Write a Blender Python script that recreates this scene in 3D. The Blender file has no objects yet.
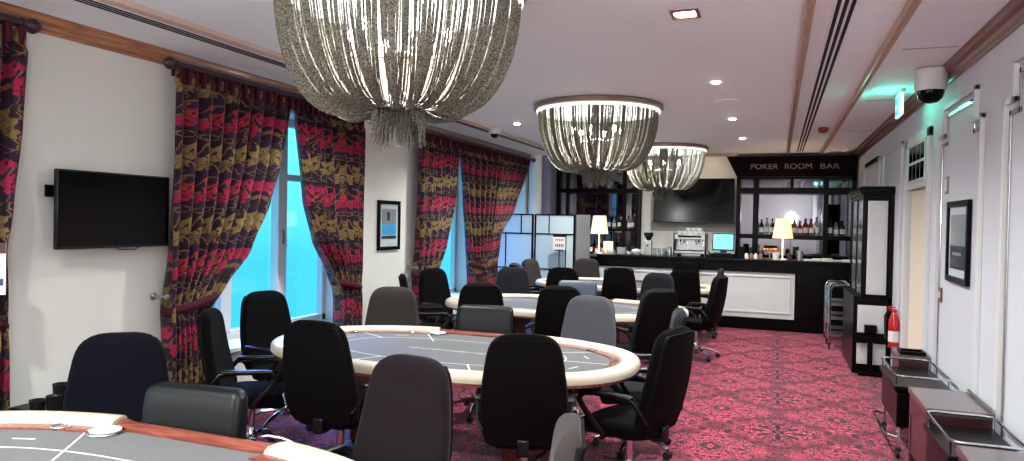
import bpy, bmesh, math, random
from mathutils import Vector, Matrix, Quaternion
R = math.radians
PI = math.pi
C = bpy.context.scene.collection
SC = bpy.context.scene

# ------------------------------------------------------------------ camera
CAM_H = 1.75
cd = bpy.data.cameras.new('camera')
cam = bpy.data.objects.new('camera', cd)
C.objects.link(cam)
SC.camera = cam
cd.sensor_fit = 'HORIZONTAL'
cd.sensor_width = 36.0
cd.lens = 36.0 * 700 / 1024
cd.clip_start = 0.02
cam.matrix_world = Matrix.Translation((0, 0, CAM_H)) @ Matrix.Rotation(R(20.7), 4, 'Z') @ Matrix.Rotation(R(90 - .85), 4, 'X') @ Matrix.Rotation(R(1.1), 4, 'Z')

# ------------------------------------------------------------------ world (bright dusk sky outside the windows)
w = bpy.data.worlds.new('sky')
SC.world = w
w.use_nodes = True
wn = w.node_tree.nodes
wl = w.node_tree.links
wn.clear()
wo = wn.new('ShaderNodeOutputWorld')
wb = wn.new('ShaderNodeBackground')
tc = wn.new('ShaderNodeTexCoord')
sx = wn.new('ShaderNodeSeparateXYZ')
cr = wn.new('ShaderNodeValToRGB')
cr.color_ramp.elements[0].position = .47
cr.color_ramp.elements[0].color = (.05, .50, .78, 1)
cr.color_ramp.elements[1].position = .53
cr.color_ramp.elements[1].color = (.13, .72, 1.02, 1)
mp = wn.new('ShaderNodeMath'); mp.operation = 'MULTIPLY_ADD'; mp.inputs[1].default_value = .5; mp.inputs[2].default_value = .5
wl.new(tc.outputs['Generated'], sx.inputs[0]); wl.new(sx.outputs['Z'], mp.inputs[0]); wl.new(mp.outputs[0], cr.inputs[0])
wl.new(cr.outputs[0], wb.inputs['Color'])
wb.inputs['Strength'].default_value = .75
wl.new(wb.outputs[0], wo.inputs[0])

# ------------------------------------------------------------------ colour management
vs = SC.view_settings
vs.view_transform = 'Standard'
vs.look = 'None'
vs.gamma = 1
vs.use_curve_mapping = False
vs.exposure = 1.25

# ------------------------------------------------------------------ light levels (lamps of the room)
W_CHAND = 55.0
W_DOWN = 150.0
W_LAMP = 5.0

sd = bpy.data.lights.new('evening_sky_sun', 'SUN'); sd.energy = 6.5; sd.color = (.14, .30, 1.0); sd.angle = R(30)
so = bpy.data.objects.new('evening_sky_sun', sd); C.objects.link(so)
so.rotation_euler = Vector((1, -.8, -.8)).to_track_quat('-Z', 'Y').to_euler()

# ------------------------------------------------------------------ material helpers
def lin(c):
    r = []
    for v in c[:3]:
        v = v / 255.0
        r.append(v / 12.92 if v <= .04045 else ((v + .055) / 1.055) ** 2.4)
    return (r[0], r[1], r[2], 1.0)

class NX:
    """small node expression: a socket or a number"""
    def __init__(s, nt, v): s.nt = nt; s.v = v
    def _m(s, op, *o):
        n = s.nt.nodes.new('ShaderNodeMath'); n.operation = op
        for i, a in enumerate((s,) + o):
            a = a.v if isinstance(a, NX) else a
            if isinstance(a, (int, float)): n.inputs[i].default_value = a
            else: s.nt.links.new(a, n.inputs[i])
        return NX(s.nt, n.outputs[0])
    def __add__(s, o): return s._m('ADD', o)
    __radd__ = __add__
    def __sub__(s, o): return s._m('SUBTRACT', o)
    def __mul__(s, o): return s._m('MULTIPLY', o)
    __rmul__ = __mul__
    def __truediv__(s, o): return s._m('DIVIDE', o)
    def fr(s): return s._m('FRACT')
    def fl(s): return s._m('FLOOR')
    def ab(s): return s._m('ABSOLUTE')
    def gt(s, o): return s._m('GREATER_THAN', o)
    def lt(s, o): return s._m('LESS_THAN', o)
    def mx(s, o): return s._m('MAXIMUM', o)
    def mn(s, o): return s._m('MINIMUM', o)
    def sin(s): return s._m('SINE')
    def cos(s): return s._m('COSINE')
    def sq(s): return s._m('SQRT')
    def pw(s, o): return s._m('POWER', o)
    def atan2(s, o): return s._m('ARCTAN2', o)
    def smooth(s, a, b):
        n = s.nt.nodes.new('ShaderNodeMapRange'); n.interpolation_type = 'SMOOTHSTEP'
        n.inputs[1].default_value = a; n.inputs[2].default_value = b
        s.nt.links.new(s.v, n.inputs[0]); return NX(s.nt, n.outputs[0])

def xyz(nt, kind='Object'):
    t = nt.nodes.new('ShaderNodeTexCoord'); s = nt.nodes.new('ShaderNodeSeparateXYZ')
    nt.links.new(t.outputs[kind], s.inputs[0])
    return [NX(nt, s.outputs[i]) for i in range(3)]
def vec(nt, a, b, c=0.0):
    n = nt.nodes.new('ShaderNodeCombineXYZ')
    for i, q in enumerate((a, b, c)):
        if isinstance(q, NX): nt.links.new(q.v, n.inputs[i])
        else: n.inputs[i].default_value = q
    return n.outputs[0]
def noise(nt, v, scale=5, detail=2, rough=.5, dist=0):
    n = nt.nodes.new('ShaderNodeTexNoise'); n.inputs['Scale'].default_value = scale
    n.inputs['Detail'].default_value = detail; n.inputs['Roughness'].default_value = rough; n.inputs['Distortion'].default_value = dist
    if v is not None: nt.links.new(v, n.inputs['Vector'])
    return NX(nt, n.outputs[0])
def mixc(nt, f, a, b):
    n = nt.nodes.new('ShaderNodeMix'); n.data_type = 'RGBA'
    if isinstance(f, NX): nt.links.new(f.v, n.inputs[0])
    else: n.inputs[0].default_value = f
    for i, q in ((6, a), (7, b)):
        if isinstance(q, tuple): n.inputs[i].default_value = q
        else: nt.links.new(q, n.inputs[i])
    return n.outputs[2]

def mat(name, col, rough=.5, metal=0.0, spec=.5, sheen=0, coat=0, emit=None, es=0, vary=0, bump=0, bscale=60, trans=0):
    m = bpy.data.materials.new(name); m.use_nodes = True
    nt = m.node_tree; b = nt.nodes['Principled BSDF']
    c = lin(col)
    b.inputs['Base Color'].default_value = c
    b.inputs['Roughness'].default_value = rough
    b.inputs['Metallic'].default_value = metal
    b.inputs['Specular IOR Level'].default_value = spec
    if sheen: b.inputs['Sheen Weight'].default_value = sheen; b.inputs['Sheen Roughness'].default_value = .5
    if coat: b.inputs['Coat Weight'].default_value = coat; b.inputs['Coat Roughness'].default_value = .1
    if emit: b.inputs['Emission Color'].default_value = lin(emit); b.inputs['Emission Strength'].default_value = es
    if trans: b.inputs['Transmission Weight'].default_value = trans
    X = xyz(nt)
    v = vec(nt, *X)
    if vary:
        n = noise(nt, v, 3.5, 4, .6)
        nt.links.new(mixc(nt, n, tuple(x * (1 - vary) for x in c[:3]) + (1,), tuple(min(1, x * (1 + vary)) for x in c[:3]) + (1,)), b.inputs['Base Color'])
    if bump:
        n = noise(nt, v, bscale, 3, .6)
        bp = nt.nodes.new('ShaderNodeBump'); bp.inputs['Strength'].default_value = bump; bp.inputs['Distance'].default_value = .01
        nt.links.new(n.v, bp.inputs['Height']); nt.links.new(bp.outputs[0], b.inputs['Normal'])
    return m

def wood(name, c1, c2, rough=.35, axis=1, scale=8):
    m = mat(name, c1, rough, coat=.3)
    nt = m.node_tree; b = nt.nodes['Principled BSDF']
    X = xyz(nt)
    q = [x * 6.0 for x in X]; q[axis] = X[axis] * .5
    n = noise(nt, vec(nt, *q), scale, 4, .6, .6)
    nt.links.new(mixc(nt, n.smooth(.35, .65), lin(c1), lin(c2)), b.inputs['Base Color'])
    return m

M = {}
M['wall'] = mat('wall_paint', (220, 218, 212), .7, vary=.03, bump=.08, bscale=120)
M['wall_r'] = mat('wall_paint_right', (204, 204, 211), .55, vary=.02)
M['ceil'] = mat('ceiling_paint', (236, 243, 244), .75, vary=.02)
M['white'] = mat('white_paint', (208, 207, 206), .45)
M['cream'] = mat('cream_paint', (226, 212, 190), .5)
M['greywall'] = mat('grey_wall', (150, 145, 140), .6)
M['lilac'] = mat('lilac_wall', (120, 118, 140), .6)
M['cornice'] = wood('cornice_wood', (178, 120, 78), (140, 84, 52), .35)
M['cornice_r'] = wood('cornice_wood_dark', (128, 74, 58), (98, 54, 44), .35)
M['trimwood'] = wood('trim_wood', (190, 150, 125), (170, 128, 104), .4)
M['black'] = mat('black_lacquer', (6, 4, 5), .3, spec=.1)
M['blackm'] = mat('black_matte', (12, 11, 12), .6)
M['plastic'] = mat('black_plastic', (12, 12, 14), .3, spec=.4)
M['shell'] = mat('black_shell', (7, 5, 6), .7, spec=.08)
M['chrome'] = mat('chrome', (215, 215, 220), .12, metal=1)
M['steel'] = mat('brushed_steel', (180, 180, 182), .3, metal=1)
M['mahog'] = wood('mahogany', (74, 20, 22), (44, 10, 14), .3, axis=2)
M['redwood'] = wood('red_wood_edge', (142, 76, 60), (106, 50, 40), .25, axis=0)
M['sidewood'] = wood('side_unit_wood', (66, 26, 30), (44, 16, 20), .3, axis=2)
M['sidetop'] = mat('side_unit_laminate', (84, 70, 70), .28, coat=.5)
M['railL'] = mat('rail_leather', (192, 180, 160), .38, bump=.05, bscale=200)
M['print'] = mat('felt_print_white', (205, 205, 198), .8)
M['feltback'] = M['print']
M['felt'] = mat('grey_felt', (64, 62, 64), .9, spec=.15, sheen=.3, bump=.1, bscale=400, vary=.05)
M['glassdark'] = mat('screen_glass', (3, 3, 6), .12, spec=.15)
M['mirror'] = mat('mirror', (128, 126, 136), .03, metal=1)
M['bulb'] = mat('bulb_glow', (255, 250, 235), .5, emit=(255, 248, 232), es=40)
M['downl'] = mat('downlight_glow', (255, 245, 235), .5, emit=(255, 242, 228), es=22)
M['shade'] = mat('lamp_shade', (245, 225, 185), .7, emit=(255, 215, 155), es=.42)
M['card'] = mat('white_card', (225, 222, 218), .6)
M['pinkcard'] = mat('pink_card', (220, 200, 200), .6)
M['letter'] = mat('grey_letter', (150, 140, 145), .4, metal=.6)
M['ink'] = mat('dark_ink', (60, 55, 60), .7)
M['blueink'] = mat('blue_ink', (40, 60, 110), .6)
M['bluepic'] = mat('sky_blue_print', (70, 175, 225), .4)
M['brownink'] = mat('brown_ink', (60, 25, 22), .6)
M['ceramic'] = mat('white_ceramic', (230, 230, 228), .2, coat=.5)
M['redpaint'] = mat('extinguisher_red', (185, 20, 25), .25, coat=.5)
M['rubber'] = mat('black_rubber', (15, 15, 15), .7)
M['rod'] = mat('curtain_rod_dark', (44, 20, 26), .35)
M['sockets'] = mat('brown_socket', (120, 60, 48), .4)
M['screen_on'] = mat('monitor_screen', (120, 220, 240), .4, emit=(90, 200, 245), es=.8)
M['exitg'] = mat('exit_green', (60, 220, 180), .4, emit=(50, 225, 185), es=.7)
M['exitw'] = mat('exit_white', (235, 255, 250), .4, emit=(180, 255, 235), es=.7)
M['redplastic'] = mat('red_plastic', (140, 40, 40), .4)
M['grill'] = mat('grille_grey', (150, 140, 140), .6)
M['slot'] = mat('slot_black', (8, 8, 9), .9)
M['pastry'] = mat('pastry_brown', (150, 95, 55), .7, vary=.3)
M['amber'] = mat('amber_bottle', (150, 75, 25), .12, trans=.3)
M['redbot'] = mat('red_bottle', (140, 25, 20), .12, trans=.2)
M['darkbot'] = mat('dark_bottle', (20, 26, 22), .1)
M['clearbot'] = mat('clear_bottle', (190, 200, 200), .08, trans=.6)
M['acrylic'] = mat('clear_acrylic', (215, 225, 230), .08, trans=.85)
M['photo'] = mat('photo_print', (158, 156, 160), .4, vary=.3)
M['strips'] = mat('mirror_mosaic', (190, 190, 195), .12, metal=1)

def fabric(name, col, sheen=.4):
    return mat(name, col, .95, spec=.06, sheen=sheen * .4, bump=.12, bscale=300, vary=.08)
M['f_black'] = fabric('black_chair_fabric', (6, 5, 7), .05)
M['f_navy'] = fabric('navy_chair_fabric', (9, 9, 17), .05)
M['f_brown'] = fabric('brown_grey_chair_fabric', (48, 42, 41), .15)
M['f_grey'] = fabric('blue_grey_chair_fabric', (72, 72, 78), .2)
M['f_dark'] = fabric('dark_grey_chair_fabric', (30, 29, 33), .12)
M['f_plum'] = fabric('plum_chair_fabric', (27, 20, 23), .12)
M['leather'] = mat('black_leather', (13, 15, 17), .4, spec=.25, bump=.06, bscale=150)
M['leather_b'] = mat('blue_grey_leather', (58, 67, 86), .4, bump=.06, bscale=150)

# frosted glass of the windows
def glassmat():
    m = bpy.data.materials.new('window_glass'); m.use_nodes = True
    nt = m.node_tree; nt.nodes.remove(nt.nodes['Principled BSDF'])
    o = nt.nodes['Material Output']
    t = nt.nodes.new('ShaderNodeBsdfTransparent'); t.inputs[0].default_value = (.95, .98, 1, 1)
    g = nt.nodes.new('ShaderNodeBsdfGlossy'); g.inputs['Roughness'].default_value = .05
    mx = nt.nodes.new('ShaderNodeMixShader'); mx.inputs[0].default_value = .06
    nt.links.new(t.outputs[0], mx.inputs[1]); nt.links.new(g.outputs[0], mx.inputs[2]); nt.links.new(mx.outputs[0], o.inputs[0])
    return m
M['glass'] = glassmat()
def frosted():
    m = bpy.data.materials.new('frosted_panel'); m.use_nodes = True
    nt = m.node_tree; b = nt.nodes['Principled BSDF']; o = nt.nodes['Material Output']
    b.inputs['Base Color'].default_value = lin((205, 215, 218)); b.inputs['Roughness'].default_value = .5
    t = nt.nodes.new('ShaderNodeBsdfTranslucent'); t.inputs[0].default_value = lin((225, 235, 240))
    mx = nt.nodes.new('ShaderNodeMixShader'); mx.inputs[0].default_value = .35
    nt.links.new(b.outputs[0], mx.inputs[1]); nt.links.new(t.outputs[0], mx.inputs[2]); nt.links.new(mx.outputs[0], o.inputs[0])
    return m
M['frost'] = frosted()

# strands of fine ball chain
def chainmat():
    m = mat('ball_chain', (140, 132, 116), .58, metal=.3, spec=.3)
    nt = m.node_tree; b = nt.nodes['Principled BSDF']
    X = xyz(nt, 'UV')
    bead = (X[1] * 2600.0).sin()
    bp = nt.nodes.new('ShaderNodeBump'); bp.inputs['Strength'].default_value = .5; bp.inputs['Distance'].default_value = .003
    nt.links.new(bead.v, bp.inputs['Height']); nt.links.new(bp.outputs[0], b.inputs['Normal'])
    Y = xyz(nt)
    n = noise(nt, vec(nt, *Y), 140, 1)
    nt.links.new(mixc(nt, n.smooth(.4, .6), lin((66, 62, 54)), lin((138, 134, 122))), b.inputs['Base Color'])
    return m
M['chain'] = chainmat()

# damask curtain cloth, on the cloth's own coordinates
def curtainmat():
    m = mat('damask_curtain', (60, 20, 40), .75, spec=.2, sheen=.15)
    nt = m.node_tree; b = nt.nodes['Principled BSDF']
    U = xyz(nt, 'UV')
    CW, CH = .50, .60
    row = (U[1] * (2.0 / CH)).fl()
    odd = (row * .5).fr().gt(.25)
    px = ((U[0] / CW).fr() - .5).ab() * CW                     # mirrored about each motif's axis
    py = ((U[1] * (2.0 / CH)).fr() - .5) * (CH / 2)
    nz = noise(nt, vec(nt, px, py + odd * 3.0, 0.0), 8.0, 1.2, .45, 1.1)
    n2 = noise(nt, vec(nt, px + 7.0, U[1] - U[1] + py, 1.0), 17.0, 1.0, .5, .6)
    band = py.ab()
    rad = (px * px * .45 + py * py * 1.5).sq()
    pa = py + (px * (4 * PI / CW)).cos() * .035
    leaf = ((px * 24.0 - pa * 30.0).sin() + (px * 15.0 + pa * 22.0).sin() * .8 + (nz - .5) * 4.5).gt(-.1)
    heart = rad.lt((py.atan2(px + .0001) * 4.0).cos() * .02 + .045)
    motif = (leaf * (pa.ab() + (nz - .5) * .12).lt(.092)).mx(heart * (pa.ab().lt(.11)))
    vein = (n2 - .5).ab().lt(.022)
    edge = (nz - .52).ab().lt(.03)
    bg = mixc(nt, noise(nt, vec(nt, U[0], U[1], 0.), 7, 2).smooth(.42, .58), lin((26, 10, 20)), lin((42, 17, 46)))
    bg = mixc(nt, edge, bg, lin((104, 78, 48)))
    fc = mixc(nt, odd, lin((146, 20, 60)), lin((118, 96, 54)))
    fc = mixc(nt, heart * (odd * -1.0 + 1.0), fc, lin((160, 50, 40)))
    fc = mixc(nt, vein, fc, lin((48, 16, 34)))
    col = mixc(nt, motif, bg, fc)
    nt.links.new(col, b.inputs['Base Color'])
    return m
M['curtain'] = curtainmat()
M['heading'] = mat('curtain_heading', (62, 12, 28), .75, spec=.2)
M['lining'] = mat('curtain_lining', (205, 205, 212), .8)

# patterned carpet
def carpetmat():
    m = mat('patterned_carpet', (170, 50, 80), .95, spec=.1, sheen=.15)
    nt = m.node_tree; b = nt.nodes['Principled BSDF']
    X = xyz(nt)
    PX, PY = 1.0, 1.22
    fx = (X[0] / PX - .05).fr(); fy = (X[1] / PY - .18).fr()
    mx_ = ((fx - .5).ab() * 2 - 1).ab() * (PX / 2)      # mirrored cell
    my_ = ((fy - .5).ab() * 2 - 1).ab() * (PY / 2)
    v = vec(nt, mx_, my_, 0.0)
    n1 = noise(nt, v, 5.0, 2.0, .55, 1.8)
    n2 = noise(nt, vec(nt, my_ + 3.0, mx_ * 1.3 + 1.0, 2.0), 9.0, 1.5, .5, 1.4)
    line = ((n1 * 9.0).fr() - .5).ab().lt(.17)
    line2 = ((n2 * 6.0).fr() - .5).ab().lt(.14)
    rad = (mx_ * mx_ + my_ * my_).sq(); th = my_.atan2(mx_ + .0001)
    petal = rad.lt((th * 8.0).cos() * .09 + .14) * rad.gt(.02)
    leaf = petal * ((th * 8.0).cos().gt(.45)).mx(rad.lt(.05))
    rx = (mx_ * -1.0 + PX / 2); ry = (my_ * -1.0 + PY / 2)
    dia = (rx + ry * .8 - .07).ab().lt(.02)
    dark = line.mx(line2).mx(leaf).mx(dia)
    fine = noise(nt, vec(nt, *X), 240, 2)
    big = noise(nt, v, 3.2, 2)
    base = mixc(nt, big.smooth(.38, .62), lin((186, 62, 90)), lin((124, 28, 54)))
    patch = (noise(nt, vec(nt, mx_ + 5.0, my_, 1.0), 4.5, 1, .5, 1.0)).gt(.58)
    base = mixc(nt, patch * .45, base, lin((78, 36, 46)))
    col = mixc(nt, dark * .95, base, lin((34, 18, 24)))
    col = mixc(nt, leaf, col, lin((30, 20, 24)))
    col = mixc(nt, (fine - .5) * .5, col, lin((40, 10, 20)))
    nt.links.new(col, b.inputs['Base Color'])
    bp = nt.nodes.new('ShaderNodeBump'); bp.inputs['Strength'].default_value = .3; bp.inputs['Distance'].default_value = .004
    nt.links.new(fine.v, bp.inputs['Height']); nt.links.new(bp.outputs[0], b.inputs['Normal'])
    return m
M['carpet'] = carpetmat()

# ------------------------------------------------------------------ mesh helpers
class MB:
    def __init__(s): s.v = []; s.f = []; s.m = []; s.uv = {}
    def add(s, vs_, fs, mi=0):
        o = len(s.v); s.v += [tuple(p) for p in vs_]
        for f in fs: s.f.append([o + i for i in f]); s.m.append(mi)
        return s
    def box(s, x0, x1, y0, y1, z0, z1, mi=0):
        return s.add([(x0, y0, z0), (x1, y0, z0), (x1, y1, z0), (x0, y1, z0), (x0, y0, z1), (x1, y0, z1), (x1, y1, z1), (x0, y1, z1)],
                     [(0, 3, 2, 1), (4, 5, 6, 7), (0, 1, 5, 4), (1, 2, 6, 5), (2, 3, 7, 6), (3, 0, 4, 7)], mi)
    def cbox(s, c, d, mi=0):
        return s.box(c[0] - d[0] / 2, c[0] + d[0] / 2, c[1] - d[1] / 2, c[1] + d[1] / 2, c[2] - d[2] / 2, c[2] + d[2] / 2, mi)
    def loft(s, rings, cap=True, mi=0, loop=False):
        n = len(rings[0]); vs_ = [p for r in rings for p in r]; fs = []
        K = len(rings)
        for k in range(K if loop else K - 1):
            k2 = (k + 1) % K
            for i in range(n):
                j = (i + 1) % n
                fs.append((k * n + i, k * n + j, k2 * n + j, k2 * n + i))
        if cap and not loop:
            fs.append(tuple(range(n))[::-1]); fs.append(tuple((K - 1) * n + i for i in range(n)))
        return s.add(vs_, fs, mi)
    def lathe(s, prof, c=(0, 0, 0), n=20, mi=0, axis='z'):
        rings = []
        for r, z in prof:
            r = max(r, .0004)
            ring = []
            for i in range(n):
                a = 2 * PI * i / n
                if axis == 'z': ring.append((c[0] + r * math.cos(a), c[1] + r * math.sin(a), c[2] + z))
                elif axis == 'y': ring.append((c[0] + r * math.cos(a), c[1] - z, c[2] + r * math.sin(a)))
                else: ring.append((c[0] + z, c[1] + r * math.cos(a), c[2] + r * math.sin(a)))
            rings.append(ring)
        return s.loft(rings, True, mi)
    def cyl(s, c, r, h, n=16, mi=0, axis='z'): return s.lathe([(r, 0), (r, h)], c, n, mi, axis)
    def tube(s, path, r, n=8, mi=0, flat=1.0, closed=False, up=None):
        P = [Vector(p) for p in path]; K = len(P); rings = []
        nrm = None
        for k in range(K):
            if closed: t = P[(k + 1) % K] - P[k - 1]
            else: t = P[min(k + 1, K - 1)] - P[max(k - 1, 0)]
            t.normalize()
            if nrm is None:
                a = Vector(up) if up else (Vector((0, 0, 1)) if abs(t.z) < .9 else Vector((1, 0, 0)))
                nrm = (a - t * a.dot(t)).normalized()
            else: nrm = (nrm - t * nrm.dot(t)).normalized()
            b = t.cross(nrm)
            rr = r[k] if isinstance(r, (list, tuple)) else r
            rings.append([tuple(P[k] + nrm * (rr * flat * math.cos(2 * PI * i / n)) + b * (rr * math.sin(2 * PI * i / n))) for i in range(n)])
        return s.loft(rings, True, mi, closed)
    def prism(s, pts, z0, z1, mi=0):
        n = len(pts)
        return s.add([(p[0], p[1], z0) for p in pts] + [(p[0], p[1], z1) for p in pts],
                     [tuple(range(n))[::-1], tuple(range(n, 2 * n))] + [(i, (i + 1) % n, n + (i + 1) % n, n + i) for i in range(n)], mi)
    def build(s, name, mats, parent=None, smooth=True, bevel=0, loc=None, kind=None, seg=2, ang=35):
        me = bpy.data.meshes.new(name); me.from_pydata(s.v, [], s.f)
        if not isinstance(mats, (list, tuple)): mats = [mats]
        for m in mats: me.materials.append(m)
        me.polygons.foreach_set('material_index', s.m)
        bm = bmesh.new(); bm.from_mesh(me); bmesh.ops.recalc_face_normals(bm, faces=bm.faces); bm.to_mesh(me); bm.free()
        if smooth:
            me.polygons.foreach_set('use_smooth', [True] * len(me.polygons))
            me.set_sharp_from_angle(angle=R(ang))
        o = bpy.data.objects.new(name, me); C.objects.link(o)
        if parent: o.parent = parent
        if loc: o.location = loc
        if kind: o['kind'] = kind
        if bevel:
            b = o.modifiers.new('bevel', 'BEVEL'); b.width = bevel; b.segments = seg; b.limit_method = 'ANGLE'; b.harden_normals = False
        return o

def tag(o, label=None, cat=None, group=None, kind=None):
    if label: o['label'] = label
    if cat: o['category'] = cat
    if group: o['group'] = group
    if kind: o['kind'] = kind
    return o
def thing(name, label, cat, loc=(0, 0, 0), rz=0, group=None):
    o = bpy.data.objects.new(name, None); C.objects.link(o); o.empty_display_size = .1
    o.location = loc; o.rotation_euler = (0, 0, R(rz))
    return tag(o, label, cat, group)
def dup(root, loc, rz, label, group=None, swap=None):
    def cp(o, par):
        c = o.copy(); C.objects.link(c)
        if par: c.parent = par
        if swap and c.type == 'MESH':
            for a, b in swap.items():
                if c.name.split('.')[0] in a[0] and c.data.materials and c.data.materials[0] == a[1]:
                    key = (o.data.name, b.name)
                    if key not in SWAP:
                        d = o.data.copy(); d.materials[0] = b; SWAP[key] = d
                    c.data = SWAP[key]
        for ch in list(o.children): cp(ch, c)
        return c
    r = cp(root, None); r.location = loc; r.rotation_euler = (0, 0, R(rz)); r['label'] = label
    if group: r['group'] = group
    return r
SWAP = {}
def rrect(w_, h_, r, n=5):
    pts = []
    for cx, cy, a0 in ((w_ / 2 - r, h_ / 2 - r, 0), (-w_ / 2 + r, h_ / 2 - r, 90), (-w_ / 2 + r, -h_ / 2 + r, 180), (w_ / 2 - r, -h_ / 2 + r, 270)):
        for i in range(n + 1):
            a = R(a0 + 90 * i / n); pts.append((cx + r * math.cos(a), cy + r * math.sin(a)))
    return pts
def text_mesh(name, s, size, mt, depth=.004):
    cu = bpy.data.curves.new(name, 'FONT'); cu.body = s; cu.size = size; cu.extrude = depth; cu.align_x = 'CENTER'; cu.align_y = 'CENTER'
    o = bpy.data.objects.new(name, cu); C.objects.link(o)
    dg = bpy.context.evaluated_depsgraph_get(); dg.update()
    me = bpy.data.meshes.new_from_object(o.evaluated_get(dg)); bpy.data.objects.remove(o)
    me.name = name; me.materials.clear(); me.materials.append(mt)
    o = bpy.data.objects.new(name, me); C.objects.link(o); return o
def light(name, kind, loc, energy, col=(1, 1, 1), size=.05, rot=None, spot=None, blend=.5, parent=None):
    ld = bpy.data.lights.new(name, kind); ld.energy = energy; ld.color = col[:3]
    if kind in ('POINT', 'SPOT'): ld.shadow_soft_size = size
    if kind == 'SPOT': ld.spot_size = R(spot); ld.spot_blend = blend
    o = bpy.data.objects.new(name, ld); C.objects.link(o); o.location = loc
    if rot: o.rotation_euler = rot
    if parent: o.parent = parent
    return o

# ------------------------------------------------------------------ room shell
XL, XR, YF, YB, ZC = -4.57, 1.29, -2.4, 13.7, 3.03
DEP = .42
XW = XL - DEP
fl = MB().box(XW - .15, XR + .15, YF - .1, YB + .1, -.08, 0).build('floor', M['carpet'], kind='structure', smooth=False)
ce = MB().box(XW - .15, XR + .15, YF - .1, YB + .1, ZC, ZC + .1).build('ceiling', M['ceil'], kind='structure', smooth=False)
WIN = [(.7, 2.95, .55, 2.78), (4.45, 6.85, .55, 2.78), (8.45, 10.4, .55, 2.78), (10.7, 12.75, .06, 2.78)]
wl_ = MB(); y = YF
for a, b, z0, z1 in WIN:
    wl_.box(XW, XL, y, a, 0, ZC)
    wl_.box(XW, XL, a, b, 0, z0); wl_.box(XW, XL, a, b, z1, ZC); y = b
wl_.box(XW, XL, y, YB, 0, ZC)
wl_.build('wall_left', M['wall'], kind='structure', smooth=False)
# right wall with a door recess
wr = MB(); DY0, DY1 = 7.28, 8.32
wr.box(XR, XR + .15, YF, DY0, 0, ZC); wr.box(XR, XR + .15, DY1, YB, 0, ZC); wr.box(XR, XR + .15, DY0, DY1, 2.14, ZC)
wr.box(XR + .13, XR + .15, DY0, DY1, 0, 2.14)
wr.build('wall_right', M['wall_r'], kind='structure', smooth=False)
MB().box(XW - .1, XR + .15, YB, YB + .12, 0, ZC).build('wall_back', M['wall'], kind='structure', smooth=False)
MB().box(XW - .1, XR + .15, YF - .12, YF, 0, ZC).build('wall_front', M['wall'], kind='structure', smooth=False)
MB().box(XL, -4.15, 13.05, YB, 0, ZC).build('trim_corner_pier', M['lilac'], kind='structure', smooth=False)
MB().lathe([(.13, 0), (.13, ZC)], (-4.42, 12.93, 0), 20).build('trim_corner_column', M['wall'], kind='structure')
MB().box(-2.46, -2.28, YB - .1, YB, 1.1, ZC).build('trim_back_pilaster', M['wall'], kind='structure', smooth=False, bevel=.01)
MB().box(-2.28, -.72, YB - .015, YB, 1.6, 1.78).build('trim_back_wall_band', M['greywall'], kind='structure', smooth=False)

# windows: frame, casements, panes and sill
def window(n, a, b, z0, z1):
    f = MB(); x0, x1 = XW + .02, XW + .10
    f.box(x0, x1, a, b, z0, z0 + .08).box(x0, x1, a, b, z1 - .08, z1).box(x0, x1, a, a + .07, z0, z1).box(x0, x1, b - .07, b, z0, z1)
    k = 3 if b - a > 2 else 2
    for i in range(1, k):
        yy = a + (b - a) * i / k; f.box(x0, x1 + .02, yy - .07, yy + .07, z0 + .08, z1 - .08)
    zz = z1 - .62
    f.box(x0, x1, a + .07, b - .07, zz - .035, zz + .035)
    fo = f.build('window_%d' % n, M['white'], kind='structure', smooth=False, bevel=.008)
    for i in range(k):
        ya = a + (b - a) * i / k + .075; yb = a + (b - a) * (i + 1) / k - .075
        MB().box(XW + .05, XW + .056, ya - .01, yb + .01, z0 + .07, z1 - .07).build('window_pane', M['glass'], fo, smooth=False)
    MB().box(XW + .1, XL + .06, a - .02, b + .02, z0 - .035, z0 + .01).build('window_sill', M['white'], fo, smooth=False, bevel=.008)
    for i in range(1, k):
        yy = a + (b - a) * i / k
        h = MB().box(x1 + .02, x1 + .035, yy - .015, yy + .015, 1.45, 1.6); h.tube([(x1 + .03, yy, 1.52), (x1 + .07, yy, 1.52), (x1 + .07, yy, 1.42)], .01, 6)
        h.build('window_handle', M['steel'], fo)
for i, q in enumerate(WIN): window(i + 1, *q)

# cornices and ceiling mouldings
def cornice(name, xw, sgn, mt, y0=YF, y1=YB):
    pr = [(0, 2.925), (.015, 2.925), (.02, 2.94), (.04, 2.95), (.048, 2.975), (.075, 2.99), (.08, 3.015), (.10, 3.03), (0, 3.03)]
    rings = [[(xw + sgn * p[0], yy, p[1]) for p in pr] for yy in (y0, y1)]
    MB().loft(rings).build(name, mt, kind='structure', ang=20)
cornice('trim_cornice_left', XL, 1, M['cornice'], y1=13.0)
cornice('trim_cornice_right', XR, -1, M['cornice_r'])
def cmould(name, x0, x1, h, mt, y0=YF, y1=YB - .35):
    rings = [[(x0, yy, ZC), (x0 + .008, yy, ZC - h), ((x0 + x1) / 2, yy, ZC - h * .7), (x1 - .008, yy, ZC - h), (x1, yy, ZC)] for yy in (y0, y1)]
    MB().loft(rings).build(name, mt, kind='structure', ang=20)
cmould('trim_ceiling_left', -3.79, -3.69, .03, mat('pale_trim', (204, 178, 162), .4))
cmould('trim_ceiling_middle', .12, .18, .035, M['trimwood'])
cmould('trim_ceiling_right', .66, .72, .045, M['trimwood'])
MB().box(.72, .80, YF, YB - .35, ZC - .02, ZC).build('trim_ceiling_right_band', M['ceil'], kind='structure', smooth=False)
for k, yy in enumerate((5.7, 7.9, 10.4)):
    MB().box(.8, XR - .13, yy, yy + .008, ZC - .004, ZC).build('trim_ceiling_joint_%d' % k, M['grill'], kind='structure', smooth=False)
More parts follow.
